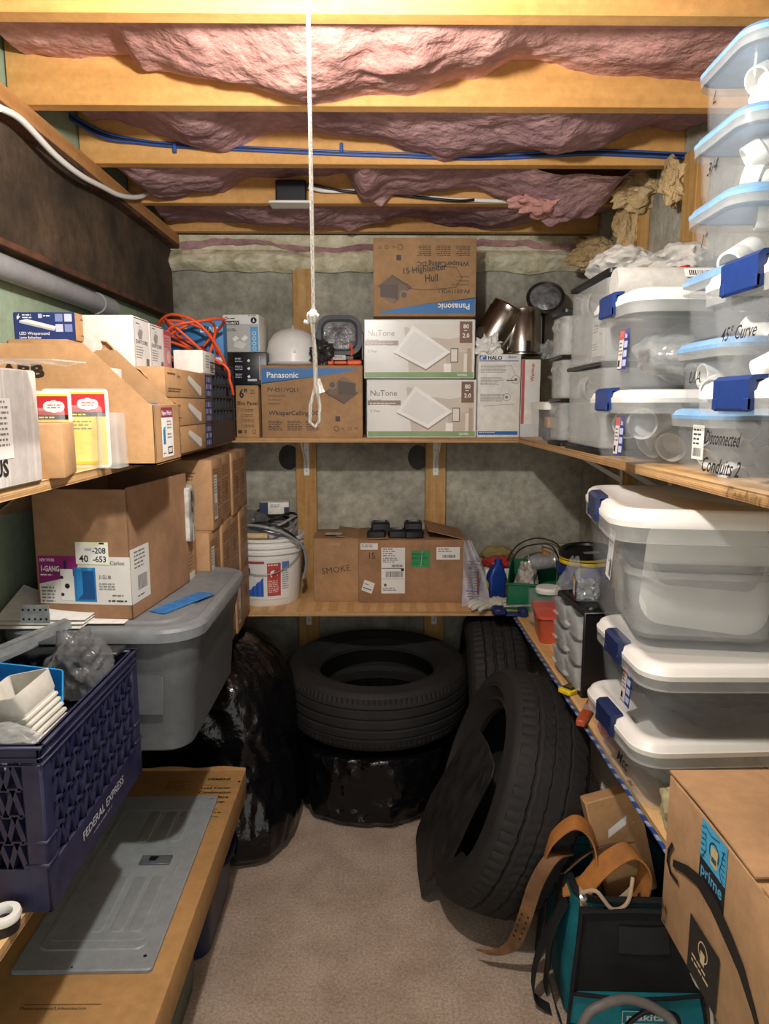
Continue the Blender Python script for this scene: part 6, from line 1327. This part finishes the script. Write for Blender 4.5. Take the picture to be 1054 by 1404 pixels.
# contents of the tool bag
t = thing('tan_box', 'narrow tan cardboard box with a white label standing in the tool bag', 'box', (.675, 1.715, .262), rot=(R(-4), R(-13), R(5)))
b = MB(); b.box((-.072, -.022, 0), (.072, .022, .285), bev=.003); b.build('carton', CARD2, t)
prints(t, face_T('front', .144, .044, .285), [('p', [(.040, .175), (.095, .200), (.100, .224), (.045, .198)], 'e6e4df'), ('c', .115, .2, .0015, 'e6e4df')])
def strap_loop(t, pts, w_, side, m=LEATH, th=.004):
    P_ = smooth_pts(pts, 8); b = MB(); s = Vector(side).normalized()*w_/2; rings = []
    for i, p in enumerate(P_):
        d = (P_[min(i+1, len(P_)-1)] - P_[max(i-1, 0)]).normalized(); n = d.cross(s.normalized()).normalized()*th/2
        rings.append([p - s - n, p + s - n, p + s + n, p - s + n])
    b.loft(rings); return b.build('leather_strap', m, t, smooth=40)
t = thing('tool_belt', 'tan leather tool belt with loops spilling out of the tool bag', 'belt', (.515, 1.675, .330))
strap_loop(t, [(-.08, .03, .03), (-.062, .00, .115), (-.01, -.01, .165), (.035, -.01, .13), (.045, -.02, .06), (.01, -.02, .0), (-.03, -.0, -.03)], .052, (.25, 1, .15))
strap_loop(t, [(.00, -.05, -.01), (.045, -.05, .06), (.115, -.055, .115), (.155, -.06, .075), (.15, -.06, .0), (.12, -.05, -.06)], .055, (-.25, 1, .2))
strap_loop(t, [(-.03, .02, .0), (.03, .02, .055), (.09, .015, .085), (.14, .0, .10)], .05, (-.1, .8, -.6), LEATHD)
o = strap_loop(t, [(-.02, .02, .06), (-.065, -.01, .065), (-.105, -.018, .0), (-.128, -.002, -.11), (-.145, .040, -.22), (-.180, .065, -.268), (-.225, .080, -.280)], .040, (.75, -.6, .1), mat('worn_leather', '#7d5a3a', .65, var=.2, scale=16))
o.name = 'hanging_belt_end'
b = MB()
for k in range(5):
    for s in (-1, 1): b.lathe([(.001, 0), (.003, 0), (.003, .001), (.001, .001)], 8, T=TR(-.130-.003*k + s*.007, -.010+.008*k - s*.006, -.10-.022*k, rx=70, rz=-35))
b.build('punched_holes', BLACKP, t)
b = MB(); P_ = smooth_pts([(-.01, -.095, .03), (.02, -.11, .045), (.06, -.115, .0), (.10, -.105, .01), (.12, -.08, .06)], 6); b.tube(P_, .005, 8); b.slab(lambda u, v: (-.01+.13*u, -.10+.03*v-.012*math.sin(PI*u), .03-.035*math.sin(PI*u)-.06*(1-v)), .003, 10, 4); b.build('pouch_rim', mat('suede', '#b9a387', .9), t)
t = MB(); t.lathe([(.001, 0), (.018, 0), (.020, .006), (.020, .05), (.012, .06), (.001, .062)], 20); o = tag(t.build('spray_can', mat('grey_knob_plastic', '#9a9da3', .4), loc=(.635, 1.74, .30)), 'grey round cap among the leather loops in the tool bag', 'can'); o.rotation_euler = (R(30), R(20), 0)
t = thing('clear_sleeve', 'clear plastic sleeve with a pink edge between the tire and the tool bag', 'sleeve', (.395, 1.92, 0), 12)
b = MB(); b.slab(lambda u, v: (.02*math.sin(u*6+v*3), -.06+.15*u, .34*v), .003, 10, 12); b.build('sleeve', mat('sleeve_film', '#b9aaa5', .15, alpha=.55, bump=1, bscale=25, bdist=.01), t, smooth=70)
b = MB(); b.tube([(-.01, -.065, .01), (.0, -.068, .15), (.0, -.065, .30)], .003, 6); b.build('pink_edge', mat('magenta_plastic', '#8c3f7a', .4), t)
# hoses in front
def hose(label, pts, r, m):
    b = MB(); b.tube(smooth_pts(pts, 8), r, 12); tag(b.build('hose', m, smooth=60), label, 'hose')
hp = lambda x, y, Y: tuple(at(x, y, Y=Y))
hose('thick grey hose arching before the tool bag at the bottom edge', [(.42, 1.40, .02), hp(800, 1400, 1.43), hp(825, 1378, 1.44), hp(862, 1370, 1.45), hp(900, 1384, 1.44), hp(925, 1412, 1.42), (.66, 1.38, .02)], .011, mat('hose_grey', '#77736f', .5))
hose('thin black cord arching behind the thick grey hose', [(.50, 1.45, .006), hp(870, 1396, 1.47), hp(900, 1388, 1.47), hp(930, 1400, 1.46), (.68, 1.43, .006)], .006, BLKC)
hose('thin pale cord running down beside the shipping carton at the bottom right', [hp(948, 1335, 1.45), hp(955, 1350, 1.42), hp(975, 1385, 1.38), (.72, 1.30, .01)], .004, mat('pale_cord', '#aaa79c', .5))
